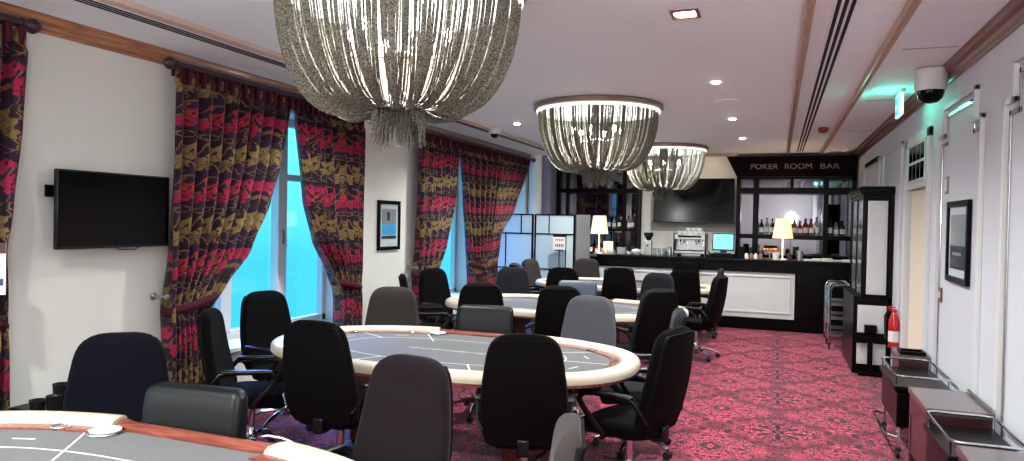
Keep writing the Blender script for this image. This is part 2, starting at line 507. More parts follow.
def slots(label, x0):
    s = MB(); s.box(x0, x0 + .125, YF + .1, YB - .7, ZC - .008, ZC, 1)
    for i in range(3): s.box(x0 + .012 + i * .039, x0 + .034 + i * .039, YF + .12, YB - .72, ZC - .011, ZC - .0075, 0)
    o = s.build('air_slot_diffuser', [M['slot'], M['ceil']], smooth=False)
    tag(o, label, 'air vent')
slots('long triple black slot air diffuser in ceiling along the curtained wall', -3.99)
slots('long triple black slot air diffuser in ceiling nearer the right wall', .28)

t = thing('linear_light', 'warm linear light along the ceiling edge above the bar television', 'ceiling light', (-1.5, 13.3, ZC - .03))
MB().box(-.78, .78, -.02, .02, 0, .029).build('channel', M['white'], t)
MB().box(-.77, .77, -.012, .012, -.008, .0).build('diffuser', mat('warm_strip', (255, 240, 215), .5, emit=(255, 232, 195), es=9), t)
MB().box(-2.3, -.72, 13.12, 13.16, ZC - .06, ZC).build('trim_cove', M['trimwood'], kind='structure', smooth=False)
# right wall mouldings
def moulding(name, pts, wd=.05, th=.02, mt=None, x=XR):
    """polyline of (y,z) laid on the right wall"""
    b = MB()
    for (ya, za), (yb, zb) in zip(pts, pts[1:]):
        if abs(ya - yb) > abs(za - zb): b.box(x - th, x, min(ya, yb) - wd / 2, max(ya, yb) + wd / 2, za - wd / 2, za + wd / 2)
        else: b.box(x - th, x, ya - wd / 2, ya + wd / 2, min(za, zb) - wd / 2, max(za, zb) + wd / 2)
    return b.build(name, mt or M['white'], kind='structure', smooth=False, bevel=.004)
def deco_panel(k, ya, yb, zt, step=.17):
    # stepped art-deco frame: mirrored mosaic line inside a raised white moulding
    pts = [(ya, .25), (ya, zt - .22), (ya + step, zt - .22), (ya + step, zt), (yb - step, zt), (yb - step, zt - .22), (yb, zt - .22), (yb, .25)]
    moulding('trim_mirror_line_%d' % k, pts, .035, .012, M['strips'])
    q = [(ya - .07, .25), (ya - .07, zt - .15), (ya + step - .07, zt - .15), (ya + step - .07, zt + .07), (yb - step + .07, zt + .07), (yb - step + .07, zt - .15), (yb + .07, zt - .15), (yb + .07, .25)]
    moulding('trim_panel_moulding_%d' % k, q, .035, .03)
deco_panel(1, 5.58, 6.75, 2.66)
deco_panel(2, 3.7, 4.93, 2.66)
deco_panel(3, 1.9, 3.1, 2.66)
moulding('trim_door_casing', [(DY0 - .05, 0), (DY0 - .05, 2.62), (DY1 + .05, 2.62), (DY1 + .05, 0)], .09, .035)
moulding('trim_door_head', [(DY0, 2.17), (DY1, 2.17)], .07, .03)
MB().box(XR + .02, XR + .06, DY0 + .01, DY1 - .01, 0.005, 2.13).build('door_1', M['cream'], kind='structure', smooth=False, bevel=.006)
tw = MB(); tw.box(XR - .03, XR, 7.38, 8.2, 2.2, 2.58, 1)
for i in range(4):
    for j in range(2): tw.box(XR - .034, XR - .028, 7.41 + i * .2, 7.57 + i * .2, 2.225 + j * .18, 2.375 + j * .18, 0)
tw.build('window_transom', [M['glassdark'], M['white']], kind='structure', smooth=False)
moulding('trim_far_panel_1', [(8.75, .3), (8.75, 2.68), (10.2, 2.68), (10.2, .3)], .04, .025)
moulding('trim_far_panel_2', [(10.55, .3), (10.55, 2.68), (12.3, 2.68), (12.3, .3)], .04, .025)
MB().box(XR - .03, XR, 10.7, 12.1, 2.66, 2.72).build('trim_far_dark_head', M['black'], kind='structure', smooth=False)
MB().box(XR - .018, XR, YF, 7.2, 0, .16).build('baseboard_right', M['white'], kind='structure', smooth=False, bevel=.005)
bbl = MB().box(XL, XL + .018, YF, 13.0, 0, .14).build('baseboard_left', M['white'], kind='structure', smooth=False, bevel=.005)

# ------------------------------------------------------------------ curtains
def interp(tab, z):
    if z >= tab[0][0]: return tab[0][1]
    for (za, ya), (zb, yb) in zip(tab, tab[1:]):
        if z >= zb:
            t = (za - z) / (za - zb); t = t * t * (3 - 2 * t) * .35 + t * .65
            return ya + (yb - ya) * t
    return tab[-1][1]
def curtain(label, outer, inner, zt, zb, ztie, side, seed, x0=XL + .14, folds=9, lining_side=None):
    """outer/inner: tables of (z, y), z falling"""
    rnd = random.Random(seed)
    t = thing('curtain', label, 'curtain', (x0, outer[0][1], 0), 0, None)
    ph = [rnd.uniform(-.5, .5) for _ in range(40)]
    W = abs(inner[0][1] - outer[0][1]) * 1.7
    nu, nv = folds * 14, 60
    vs_, fs, uv = [], [], []
    top_w = abs(inner[0][1] - outer[0][1])
    for j in range(nv + 1):
        z = zt + (zb - zt) * j / nv
        a, b = interp(outer, z), interp(inner, z); wd = abs(b - a)
        sq_ = wd / top_w
        amp = .055 + .03 * (1 - sq_)
        if z > zt - .1: amp *= .6
        for i in range(nu + 1):
            u = i / nu
            yy = a + (b - a) * u
            f = u * folds * 2 * PI
            wob = .35 * math.sin(u * 7 + ph[3] * 6 + z * .8)
            dx = amp * math.sin(f + wob + ph[1] * 3) + amp * .35 * math.sin(f * .5 + 1.3 + ph[2] * 4)
            dyy = .25 * wd / folds * math.sin(f * 2 + wob * 2) * .35
            bulge = .05 * math.exp(-((z - ztie) / .12) ** 2) * -1
            vs_.append((dx + bulge * .3, yy + dyy - outer[0][1], z)); uv.append((u * W, z - .5 * (1 - sq_) * (1 - u) * 0))
    n1 = nu + 1
    for j in range(nv):
        for i in range(nu): fs.append((j * n1 + i, j * n1 + i + 1, (j + 1) * n1 + i + 1, (j + 1) * n1 + i))
    me = bpy.data.meshes.new('curtain_cloth'); me.from_pydata(vs_, [], fs); me.materials.append(M['curtain']); me.materials.append(M['lining'])
    ul = me.uv_layers.new(name='UVMap')
    for l in me.loops: ul.data[l.index].uv = uv[l.vertex_index]
    me.polygons.foreach_set('use_smooth', [True] * len(me.polygons))
    o = bpy.data.objects.new('curtain_cloth', me); C.objects.link(o); o.parent = t
    sm = o.modifiers.new('thick', 'SOLIDIFY'); sm.thickness = .006; sm.material_offset = 0
    # pinch-pleat heading
    hd = MB()
    K = int(top_w / .075)
    for i in range(K):
        yy = (inner[0][1] - outer[0][1]) * (i + .5) / K
        hd.loft([[(p[0] * 1.0 + .03, p[1] + yy, z_) for p in rrect(.05 * q, .035 * q, .012 * q, 2)] for z_, q in ((zt - .10, .8), (zt - .05, .9), (zt + .012, 1.1))])
    ho = hd.build('pleat_heading', M['heading'], t)
    if ztie:
        a, b = interp(outer, ztie), interp(inner, ztie)
        ya, yb = min(a, b) - outer[0][1] - .02, max(a, b) - outer[0][1] + .02
        path = []
        for i in range(25):
            an = 2 * PI * i / 24
            path.append((.085 * math.cos(an), (ya + yb) / 2 + (yb - ya) / 2 * math.sin(an), ztie + .05 * math.sin(an) * side))
        MB().tube(path[:-1], .028, 8, flat=1.3, closed=True).build('tieback', M['heading'], t)
        s = -1 if side > 0 else 1
        hy = (a - outer[0][1]) + (-.02 if side > 0 else .02)
        hk = MB(); hk.lathe([(.028, 0), (.03, .01), (.01, .02), (.009, .12), (.022, .14), (.02, .165), (.004, .17)], (-.13, hy, ztie + .07), 12, axis='x')
        hk.build('tieback_hook', M['steel'], t)
    return t
Z1 = 2.875
curtain('damask curtain at near left edge, its side by the television wall', [(2.87, 3.02), (2.25, 2.98), (1.75, 2.92), (1.5, 2.88), (.02, 2.9)], [(2.87, 1.85), (2.0, 2.0), (1.5, 2.3), (1.08, 2.7), (.7, 2.62), (.02, 2.55)], Z1, .03, 1.08, -1, 3)
curtain('wide damask curtain right of the wall television, tied back to the left', [(2.87, 4.19), (1.0, 4.15), (.03, 4.15)], [(2.87, 5.60), (2.29, 5.48), (1.86, 5.32), (1.44, 5.07), (1.15, 4.74), (.95, 4.56), (.61, 4.64), (.03, 4.72)], Z1, .03, 1.03, 1, 5)
curtain('damask curtain left of the framed picture, tied back to the right', [(2.87, 6.84), (.95, 6.8), (.03, 6.8)], [(2.87, 5.61), (1.91, 5.79), (1.51, 5.96), (1.15, 6.25), (.95, 6.42), (.6, 6.42), (.03, 6.4)], Z1, .03, 1.0, -1, 8)
curtain('narrower damask curtain right of the framed picture, tied back left', [(2.87, 8.22), (1.0, 8.2), (.03, 8.2)], [(2.87, 9.44), (2.03, 9.31), (1.38, 9.0), (1.14, 8.82), (.95, 8.68), (.5, 8.75), (.03, 8.8)], Z1, .03, 1.03, 1, 12)
curtain('damask curtain hanging between the two far windows, gathered low', [(2.87, 10.92), (1.4, 10.55), (1.0, 10.38), (.03, 10.38)], [(2.87, 9.48), (2.04, 9.66), (1.36, 9.82), (.96, 9.98), (.6, 9.95), (.03, 9.93)], Z1, .03, 1.0, -1, 14, folds=10)
curtain('farthest damask curtain, just left of the frosted folding screen', [(2.87, 11.0), (1.4, 10.63), (1.0, 10.46), (.03, 10.46)], [(2.87, 12.5), (1.93, 11.68), (1.49, 11.0), (1.05, 10.90), (.6, 10.92), (.03, 10.95)], Z1, .03, 1.0, 1, 17, folds=10, x0=XL + .14)
def rod(label, y0, y1):
    t = thing('curtain_rod', label, 'curtain rod', (XL + .15, y0, 2.915))
    MB().cyl((0, y1 - y0, 0), .032, y1 - y0, 12, axis='y').build('pole', M['rod'], t)
    for yy, s in ((0, 1), (y1 - y0, -1)):
        f = MB(); f.lathe([(.024, 0), (.036, .005), (.036, .02), (.02, .03), (.045, .06), (.05, .085), (.03, .12), (.008, .135)] if s > 0 else [(.024, 0), (.036, -.005), (.036, -.02), (.02, -.03), (.045, -.06), (.05, -.085), (.03, -.12), (.008, -.135)], (0, yy, 0), 14, axis='y')
        f.build('finial', M['rod'], t)
    n = max(2, int((y1 - y0) / 1.3) + 1)
    for i in range(n):
        yy = .1 + (y1 - y0 - .2) * i / (n - 1)
        MB().box(-.15, -.02, yy - .012, yy + .012, -.03, -.005).box(-.148, -.138, yy - .03, yy + .03, -.06, .02).build('bracket', M['rod'], t, bevel=.003)
rod('dark curtain rod over the window at the near left edge', .45, 2.99)
rod('dark curtain rod over the window right of the wall television', 4.22, 6.84)
rod('dark curtain rod over the far windows beyond the framed picture', 8.18, 12.74)

# ------------------------------------------------------------------ chandeliers
RAD, ZR = .66, 2.97
def chain_strand(mb, path, r, n=3):
    mb.tube(path, r, n)
def make_chandelier(loc, label):
    t = thing('chandelier', label, 'chandelier', loc, 0, 'draped chain chandeliers along the ceiling')
    MB().lathe([(.0, 0), (RAD + .03, 0), (RAD + .05, -.01), (RAD + .05, -.05), (RAD + .03, -.06), (RAD - .03, -.06), (RAD - .04, -.02), (.0, -.02)], (0, 0, .06), 72).build('ceiling_ring', mat('ring_bronze', (150, 128, 118), .3, metal=.8), t)
    MB().lathe([(RAD - .02, 0), (RAD + .02, 0), (RAD + .022, -.028), (RAD - .02, -.03)], (0, 0, .0), 72).build('rim_band', mat('rim_band_glow', (230, 230, 225), .3, emit=(235, 235, 225), es=.5), t)
    D = .60
    rnd = random.Random(4)
    NS, PER = 26, 27
    for s in range(NS):
        mb = MB()
        dd = D * (1 + rnd.uniform(-.03, .05))
        for k in range(PER):
            q = (k + .5) / PER
            fold = math.sin(q * PI)                      # bulges outward in the middle of the swag
            a = 2 * PI * (s + q * .98) / NS
            rr = RAD * (.93 + .05 * fold) + rnd.uniform(-.012, .012)
            de = dd * (.93 + .10 * fold)
            P0 = (rr + .01, 0); P1 = (rr * 1.0, -1.0 * de); P2 = (.50 * rr, -1.28 * de); P3 = (.07 + .03 * fold, -.93 * D)
            path = []
            tw_ = (rnd.uniform(-.5, .5) + (q - .5) * -1.2) * 2 * PI / NS
            for i in range(17):
                u = i / 16; v = 1 - u
                r_ = v**3 * P0[0] + 3 * v * v * u * P1[0] + 3 * v * u * u * P2[0] + u**3 * P3[0]
                z_ = v**3 * P0[1] + 3 * v * v * u * P1[1] + 3 * v * u * u * P2[1] + u**3 * P3[1]
                aa = a + tw_ * u * u
                path.append((r_ * math.cos(aa), r_ * math.sin(aa), z_))
            chain_strand(mb, path, .0040)
        mb.build('chain_swag', M['chain'], t, smooth=False)
    tb = MB()
    for k in range(190):
        a = rnd.uniform(0, 2 * PI); r_ = .15 * math.sqrt(rnd.uniform(.1, 1)); L = .17 + .07 * math.sin(a * 5) + rnd.uniform(-.02, .03)
        x, y_ = r_ * math.cos(a), r_ * math.sin(a)
        tb.tube([(x * .6, y_ * .6, -.9 * D), (x, y_, -.97 * D), (x * 1.05, y_ * 1.05, -.97 * D - L * .6), (x * 1.1, y_ * 1.1, -.97 * D - L)], .0035, 3)
    tb.build('chain_tassel', M['chain'], t, smooth=False)
    MB().lathe([(.075, 0), (.085, -.01), (.085, -.03), (.075, -.04)], (0, 0, -.90 * D), 24).build('gather_ring', M['steel'], t)
    MB().cyl((0, 0, -.52 * D), .012, .52 * D + .03, 8).build('stem', M['steel'], t)
    for k in range(6):
        a = 2 * PI * k / 6 + .3
        x, y_ = .27 * math.cos(a), .27 * math.sin(a)
        arm = MB(); arm.tube([(0, 0, -.30), (x * .5, y_ * .5, -.34), (x, y_, -.33), (x, y_, -.28)], .006, 6)
        arm.cyl((x, y_, -.29), .014, .04, 10)
        am = arm.build('bulb_arm', M['steel'], t)
        MB().lathe([(.008, 0), (.018, .02), (.024, .04), (.02, .06), (.003, .075)], (x, y_, -.25), 12).build('bulb', M['bulb'], am)
    return t
CH = make_chandelier((-1.97, 3.40, ZR), 'nearest and largest looking draped chain chandelier, cropped by the top edge')
dup(CH, (-1.88, 7.59, ZR), 9, 'middle draped chain chandelier, seen whole over the second poker table')
dup(CH, (-1.79, 11.94, ZR), 21, 'farthest draped chain chandelier in front of the bar television')
for x_, y_ in ((-1.97, 3.40), (-1.88, 7.59), (-1.79, 11.94)):
    light('chandelier_light', 'POINT', (x_, y_, ZR - .18), W_CHAND, (.95, 1, .97), .2)

# ------------------------------------------------------------------ ceiling fittings
def downlight(loc, label, square=False, glow=True, e=1.0, fit=True):
    t = thing('downlight', label, 'ceiling light', loc, 0)
    if square:
        t['category'] = 'ceiling light'
        b = MB(); b.box(-.085, .085, -.085, -.065, -.012, 0).box(-.085, .085, .065, .085, -.012, 0).box(-.085, -.065, -.065, .065, -.012, 0).box(.065, .085, -.065, .065, -.012, 0)
        b.build('trim_frame', M['sockets'], t, bevel=.003)
        for i in (-1, 1):
            for j in (-1, 1): MB().lathe([(.024, 0), (.026, -.004), (.001, -.006)], (i * .03, j * .03, -.002), 14).build('lamp_face', M['downl'], t)
    else:
        MB().lathe([(.04, 0), (.062, 0), (.064, -.004), (.05, -.01), (.042, -.006)], (0, 0, 0), 24).build('trim_ring', M['white'], t)
        MB().lathe([(.001, -.001), (.042, -.001), (.042, -.006), (.03, -.02), (.001, -.026)], (0, 0, 0), 18).build('lamp_face', M['downl'] if glow else M['grill'], t)
    if glow:
        light('downlight_beam', 'SPOT', (loc[0], loc[1], loc[2] - .03), W_DOWN * e, (.94, 1, .98), .04, (0, 0, 0), 150, .9)
    return t
Zd = ZC - .001
downlight((-.55, 4.37, Zd), 'square recessed ceiling light with four lamps, nearest of the row', square=True)
downlight((-.54, 6.52, Zd), 'round ceiling downlight, brightest, left of the ceiling speaker')
downlight((-.53, 8.85, Zd), 'round ceiling downlight just beyond the ceiling speaker')
downlight((-.5, 10.85, Zd), 'farthest round ceiling downlight near the bar')
downlight((-3.23, 8.66, Zd), 'round ceiling downlight left of the middle chandelier')
downlight((-3.0, 1.2, Zd), 'ceiling downlight above the nearest poker table', e=1.3)
downlight((-.55, 1.2, Zd), 'ceiling downlight above the photographer', e=1.3)
downlight((-3.3, 5.6, Zd), 'ceiling downlight above the second window, behind the nearest chandelier', e=1.0)
downlight((-3.2, 11.2, Zd), 'small ceiling downlight hidden beyond the middle chandelier', e=1.0)
for x_, y_, lb in ((-.52, 7.6, 'round grey ceiling speaker between two downlights'), (-2.2, 4.0, 'round ceiling speaker at the top edge above the nearest chandelier'), (-.35, 11.6, 'small round ceiling grille nearest the bar')):
    t = thing('ceiling_speaker', lb, 'speaker', (x_, y_, Zd))
    MB().lathe([(.105, 0), (.125, 0), (.127, -.006), (.11, -.01)], n=32).build('rim', M['ceil'], t)
    g = MB(); g.lathe([(.001, -.002), (.105, -.002), (.105, -.006), (.001, -.008)], n=32); g.build('grille', M['grill'], t)
t = thing('dome_camera', 'large white ceiling dome camera with black globe above the right wall', 'security camera', (1.13, 6.45, 3.02))
MB().lathe([(.001, 0), (.12, 0), (.12, -.005), (.115, -.15), (.105, -.17), (.001, -.17)], n=28).build('housing', M['white'], t)
MB().lathe([(.098, -.17), (.097, -.19), (.085, -.23), (.05, -.262), (.002, -.272)], n=28).build('dome', M['glassdark'], t)
t = thing('dome_camera', 'small white ceiling dome camera by the curtained wall', 'security camera', (-3.71, 9.06, 3.02))
MB().lathe([(.001, 0), (.085, 0), (.085, -.06), (.07, -.075), (.001, -.075)], n=24).build('housing', M['white'], t)
MB().lathe([(.06, -.075), (.056, -.1), (.03, -.125), (.002, -.13)], n=24).build('dome', M['glassdark'], t)
t = thing('smoke_detector', 'small white smoke detector above the poker room sign', 'smoke detector', (1.0, 12.7, Zd))
MB().lathe([(.001, 0), (.07, 0), (.07, -.03), (.05, -.05), (.001, -.055)], n=20).build('body', M['white'], t)
MB().lathe([(.001, -.055), (.02, -.055), (.018, -.062), (.001, -.064)], n=12).build('sensor_cap', M['grill'], t)
t = thing('alarm_sounder', 'small dark red alarm box on the ceiling between slot diffuser and trim', 'alarm', (.54, 9.99, Zd))
MB().box(-.06, .06, -.09, .09, -.05, 0).build('body', M['redplastic'], t, bevel=.01)
MB().lathe([(.001, -.05), (.03, -.05), (.028, -.06), (.001, -.062)], n=14).build('lens', M['redplastic'], t)
t = thing('exit_sign', 'glowing green exit sign hanging from the ceiling', 'exit sign', (1.06, 7.5, 3.03))
MB().box(-.02, .02, -.2, .2, -.03, 0).build('ceiling_mount', M['white'], t, bevel=.004)
MB().box(-.012, .012, -.16, .16, -.23, -.03).build('sign_plate', M['exitw'], t, bevel=.004)
g = MB()
for sx_ in (-.0135, .0125): g.box(sx_, sx_ + .001, -.145, .145, -.215, -.045)
gp = g.build('green_face', M['exitg'], t, smooth=False)
g = MB()                                              # running figure and arrow
for sx_ in (-.0148, .0136):
    g.box(sx_, sx_ + .0012, -.09, -.065, -.095, -.07); g.box(sx_, sx_ + .0012, -.1, -.055, -.15, -.1); g.box(sx_, sx_ + .0012, -.125, -.1, -.195, -.15); g.box(sx_, sx_ + .0012, -.06, -.035, -.195, -.15)
    g.box(sx_, sx_ + .0012, .02, .09, -.14, -.125)
    g.add([(sx_, .09, -.165), (sx_, .13, -.132), (sx_, .09, -.1), (sx_ + .0012, .09, -.165), (sx_ + .0012, .13, -.132), (sx_ + .0012, .09, -.1)], [(0, 1, 2), (5, 4, 3), (0, 3, 4, 1), (1, 4, 5, 2), (2, 5, 3, 0)])
g.build('pictogram', M['exitw'], t, smooth=False)
light('exit_glow', 'POINT', (.93, 7.38, 2.86), 1.1, (.1, 1, .72), .03)
light('exit_glow_wall', 'POINT', (1.1, 7.38, 2.86), .45, (.1, 1, .72), .03)

# ------------------------------------------------------------------ chairs
def star_base(t):
    b = MB()
    for k in range(5):
        a = 2 * PI * k / 5 + .3
        ca, sa = math.cos(a), math.sin(a)
        b.tube([(.03 * ca, .03 * sa, .115), (.12 * ca, .12 * sa, .125), (.22 * ca, .22 * sa, .105), (.30 * ca, .30 * sa, .072)], [.022, .02, .017, .014], 8)
    b.lathe([(.001, .085), (.042, .085), (.045, .10), (.045, .15), (.034, .165), (.03, .20), (.001, .20)], n=16)
    b.build('star_base', M['chrome'], t)
    for k in range(5):
        a = 2 * PI * k / 5 + .3
        x, y_ = .30 * math.cos(a), .30 * math.sin(a)
        c = MB(); px_, py_ = -math.sin(a), math.cos(a)
        for s in (-1, 1):
            cx, cy = x + px_ * s * .014, y_ + py_ * s * .014
            ring = []
            for q in (-.009, .009):
                ring.append([(cx + px_ * q + .028 * math.cos(2 * PI * i / 12) * math.cos(a), cy + py_ * q + .028 * math.cos(2 * PI * i / 12) * math.sin(a), .029 + .028 * math.sin(2 * PI * i / 12)) for i in range(12)])
            c.loft(ring)
        c.cyl((x, y_, .045), .008, .03, 8)
        c.build('caster', M['rubber'], t)
    MB().cyl((0, 0, .2), .026, .17, 12).build('gas_column', M['chrome'], t)
    m_ = MB(); m_.box(-.09, .09, -.11, .11, .355, .395)
    m_.build('seat_mechanism', M['plastic'], t, bevel=.01)
    MB().tube([(.08, .02, .375), (.19, .03, .375), (.25, .035, .365)], .006, 6).build('height_lever', M['plastic'], t)
def slab(levels, mi=0, n=6):
    """levels: (z, ycentre, half width, thickness)"""
    b = MB(); rings = []
    for z, yc, hw, th in levels:
        rings.append([(p[0], p[1] + yc + .035 * (p[0] / .25) ** 2, z) for p in rrect(2 * hw, th, min(th, 2 * hw) * .46, n)])
    b.loft(rings); return b
def make_fabric_chair():
    t = thing('office_chair', 'x', 'chair')
    star_base(t)
    st = MB(); rings = []
    for z, g in ((.395, .88), (.405, .96), (.44, 1.0), (.475, 1.0), (.492, .96), (.50, .86)):
        rings.append([(p[0], p[1] + .02, z - .03 * max(0, p[1] - .12) / .12 * (1 if z < .6 else 0)) for p in rrect(.50 * g, .50 * g, .14 * g, 6)])
    st.loft(rings); st.build('seat', M['f_black'], t, ang=60)
    lv = []
    prof = [(.43, .20), (.46, .235), (.52, .255), (.60, .262), (.70, .258), (.80, .248), (.90, .234), (.97, .222), (1.01, .211), (1.04, .197), (1.065, .176), (1.085, .145), (1.096, .11), (1.10, .07)]
    def yb(z): return -.205 - .02 * math.sin((z - .43) * 5.5) - (z - .43) * .20
    for z, hw in prof:
        th = .085 if z < 1.03 else .085 * math.sqrt(max(.12, 1 - ((z - 1.03) / .072) ** 2))
        lv.append((z, yb(z), hw, th))
    slab(lv).build('backrest', M['f_black'], t, ang=60)
    lv2 = [(z, yb(z) - .034, hw * .97, .035) for z, hw in prof[:-3]]
    slab(lv2).build('back_shell', M['shell'], t, ang=60)
    MB().box(-.035, .035, -.27, -.08, .37, .395).box(-.035, .035, -.27, -.24, .37, .47).build('back_bar', M['plastic'], t, bevel=.008)
    for s in (-1, 1):
        x = s * .275
        pts = [(x * .86, -.24, .52), (x * .98, -.23, .58), (x, -.17, .65), (x, -.05, .668), (x, .10, .668), (x, .19, .655), (x, .22, .615), (x, .18, .56), (x, .09, .47), (x * .9, .05, .405), (x * .55, .03, .385)]
        MB().tube(pts, .022, 8, flat=.5, up=(0, 0, 1)).build('armrest', M['plastic'], t)
        a_ = t.children[-1]
        MB().loft([[(x + p[0] * q, y_, .676 + p[1] * q) for p in rrect(.06, .026, .012, 3)] for y_, q in ((-.17, .6), (-.14, 1), (.14, 1), (.19, .6))]).build('arm_pad', M['plastic'], a_)
    return t
def make_dealer_chair():
    t = thing('dealer_chair', 'x', 'chair')
    star_base(t)
    st = MB(); rings = []
    for z, g in ((.395, .92), (.41, .98), (.44, 1.0), (.48, 1.0), (.50, .97), (.51, .9)):
        rings.append([(p[0], p[1] + .02, z) for p in rrect(.50 * g, .47 * g, .07 * g, 5)])
    st.loft(rings); st.build('seat', M['leather'], t, ang=60)
    lv = [(.57, -.215, .225, .07), (.585, -.217, .242, .095), (.62, -.22, .262, .11), (.75, -.235, .265, .115), (.86, -.25, .265, .115), (.91, -.256, .261, .108), (.935, -.259, .25, .09), (.95, -.261, .222, .055)]
    slab(lv, n=5).build('backrest', M['leather'], t, ang=60)
    MB().box(-.04, .04, -.29, -.08, .37, .39).box(-.04, .04, -.30, -.275, .37, .7).build('back_bar', M['plastic'], t, bevel=.008)
    for s in (-1, 1):
        x = s * .285
        MB().tube([(x * .6, .08, .39), (x * .95, .09, .40), (x, .12, .46), (x, .17, .62), (x, .13, .67), (x, -.12, .675), (x, -.22, .66), (x * .92, -.26, .62)], .012, 8).build('arm_tube', M['chrome'], t)
        a_ = t.children[-1]
        MB().loft([[(x + p[0] * q, y_, .69 + p[1] * q) for p in rrect(.05, .024, .01, 3)] for y_, q in ((-.14, .6), (-.11, 1), (.1, 1), (.13, .6))]).build('arm_pad', M['plastic'], a_)
    return t
FC = make_fabric_chair()
DC = make_dealer_chair()
FAB = ('seat', 'backrest')
used = {'f': False, 'd': False}
def chair(x, y_, rz, label, fab='f_black', dealer=False, grp=None, sc=1.0):
    """x, y: where the top of the backrest is; rz: facing, 0 = towards the bar"""
    off = .33 if not dealer else .26
    rx, ry = x - math.sin(R(rz)) * off * sc, y_ + math.cos(R(rz)) * off * sc
    src = DC if dealer else FC
    base = M['leather'] if dealer else M['f_black']
    sw = {(FAB, base): M[fab]} if M[fab] is not base else None
    o = dup(src, (rx, ry, 0), rz, label, grp, sw)
    o.scale = (sc, sc, sc)
    return o
G0, G1, G2, G3 = ['chairs around the %s poker table' % s for s in ('nearest', 'second', 'third', 'farthest')]
# nearest table
chair(-3.31, 2.80, -141, 'navy black fabric office chair beyond the nearest table, below the wall television', 'f_navy', grp=G0)
chair(-2.50, 2.55, 186, 'low square black leather chair at the dealer place of the nearest table', 'leather', True, G0)
chair(-1.56, 2.88, 170, 'dark brownish fabric office chair in the bottom centre, between the two nearest tables', 'f_plum', grp=G0, sc=1.01)
chair(-.60, 2.20, 106, 'brown grey office chair seen edge on at the bottom edge of the picture', 'f_brown', grp=G0)
# second table
chair(-3.86, 3.98, -60, 'black fabric office chair seen from the side, in front of the tied back curtain', 'f_black', grp=G1, sc=.965)
chair(-4.13, 4.88, -102, 'black fabric office chair before the window, at the left end of the second table', 'f_black', grp=G1)
chair(-2.69, 3.64, 2, 'black office chair seen from behind, left one at the second table', 'f_black', grp=G1)
chair(-1.33, 3.76, 18, 'black office chair seen squarely from behind, in front of the second table', 'f_black', grp=G1)
chair(-.56, 4.45, 72, 'black office chair in profile at the right end of the second table', 'f_black', grp=G1)
chair(-.66, 5.44, 100, 'dark grey office chair just behind the black profile chair at the table right end', 'f_dark', grp=G1)
chair(-3.37, 5.79, -158, 'brown grey fabric chair facing forward below the framed picture', 'f_brown', grp=G1)
chair(-2.52, 6.04, 190, 'low black leather chair at the dealer place of the second table', 'leather', True, G1)
chair(-1.50, 5.99, 172, 'light blue grey fabric chair facing forward beyond the second table', 'f_grey', grp=G1)
# third table
chair(-4.06, 7.14, -60, 'small looking black chair edge on against the wall under the framed picture', 'f_black', grp=G2)
chair(-4.23, 8.24, -112, 'black chair in front of the narrow curtain at the left end of the third table', 'f_black', grp=G2)
chair(-2.83, 6.62, 22, 'plum black chair seen from behind, above the low dealer chair', 'f_plum', grp=G2)
chair(-2.02, 6.74, 14, 'dark plum chair from behind, overlapped by the light blue grey chair', 'f_plum', grp=G2)
chair(-1.05, 6.99, 48, 'dark grey chair with left armrest at near right of the third table', 'f_dark', grp=G2)
chair(-3.42, 9.12, -160, 'dark grey chair facing forward, left one beyond the third table', 'f_dark', grp=G2)
chair(-2.48, 9.12, 186, 'low blue grey leather chair at the dealer place of the third table', 'leather_b', True, G2)
chair(-1.41, 9.20, 160, 'dark grey chair facing forward, right one beyond the third table', 'f_dark', grp=G2)
# farthest table
chair(-3.72, 10.00, -48, 'blue grey chair mostly hidden, only its top showing by the frosted screen', 'f_grey', grp=G3)
chair(-3.90, 11.17, -105, 'brown chair at the left end of the farthest table, before the frosted screen', 'f_brown', grp=G3)
chair(-2.80, 9.44, 8, 'black chair seen from behind, left one at the near side of the farthest table', 'f_black', grp=G3)
chair(-2.09, 9.90, 8, 'broad black chair seen from behind in the middle of the farthest table near side', 'f_black', grp=G3)
chair(-1.19, 10.00, 22, 'black chair seen from behind at the right of the farthest table near side', 'f_black', grp=G3)
chair(-.64, 9.32, 76, 'black chair in profile at far right of the room, chrome caster on the red carpet', 'f_black', grp=G3)
chair(-.77, 11.22, 92, 'dark grey chair in profile just beyond the black profile chair, before the bar', 'f_dark', grp=G3, sc=.975)
chair(-3.12, 12.02, 186, 'brown grey chair facing forward by the left end of the bar', 'f_brown', grp=G3)
chair(-2.55, 12.10, 180, 'low dark leather chair at the dealer place of the farthest table', 'leather', True, G3)
chair(-1.40, 12.02, 168, 'black chair standing against the white bar front', 'f_black', grp=G3)
def kill(o):
    for c in list(o.children): kill(c)
    bpy.data.objects.remove(o)
kill(FC); kill(DC)

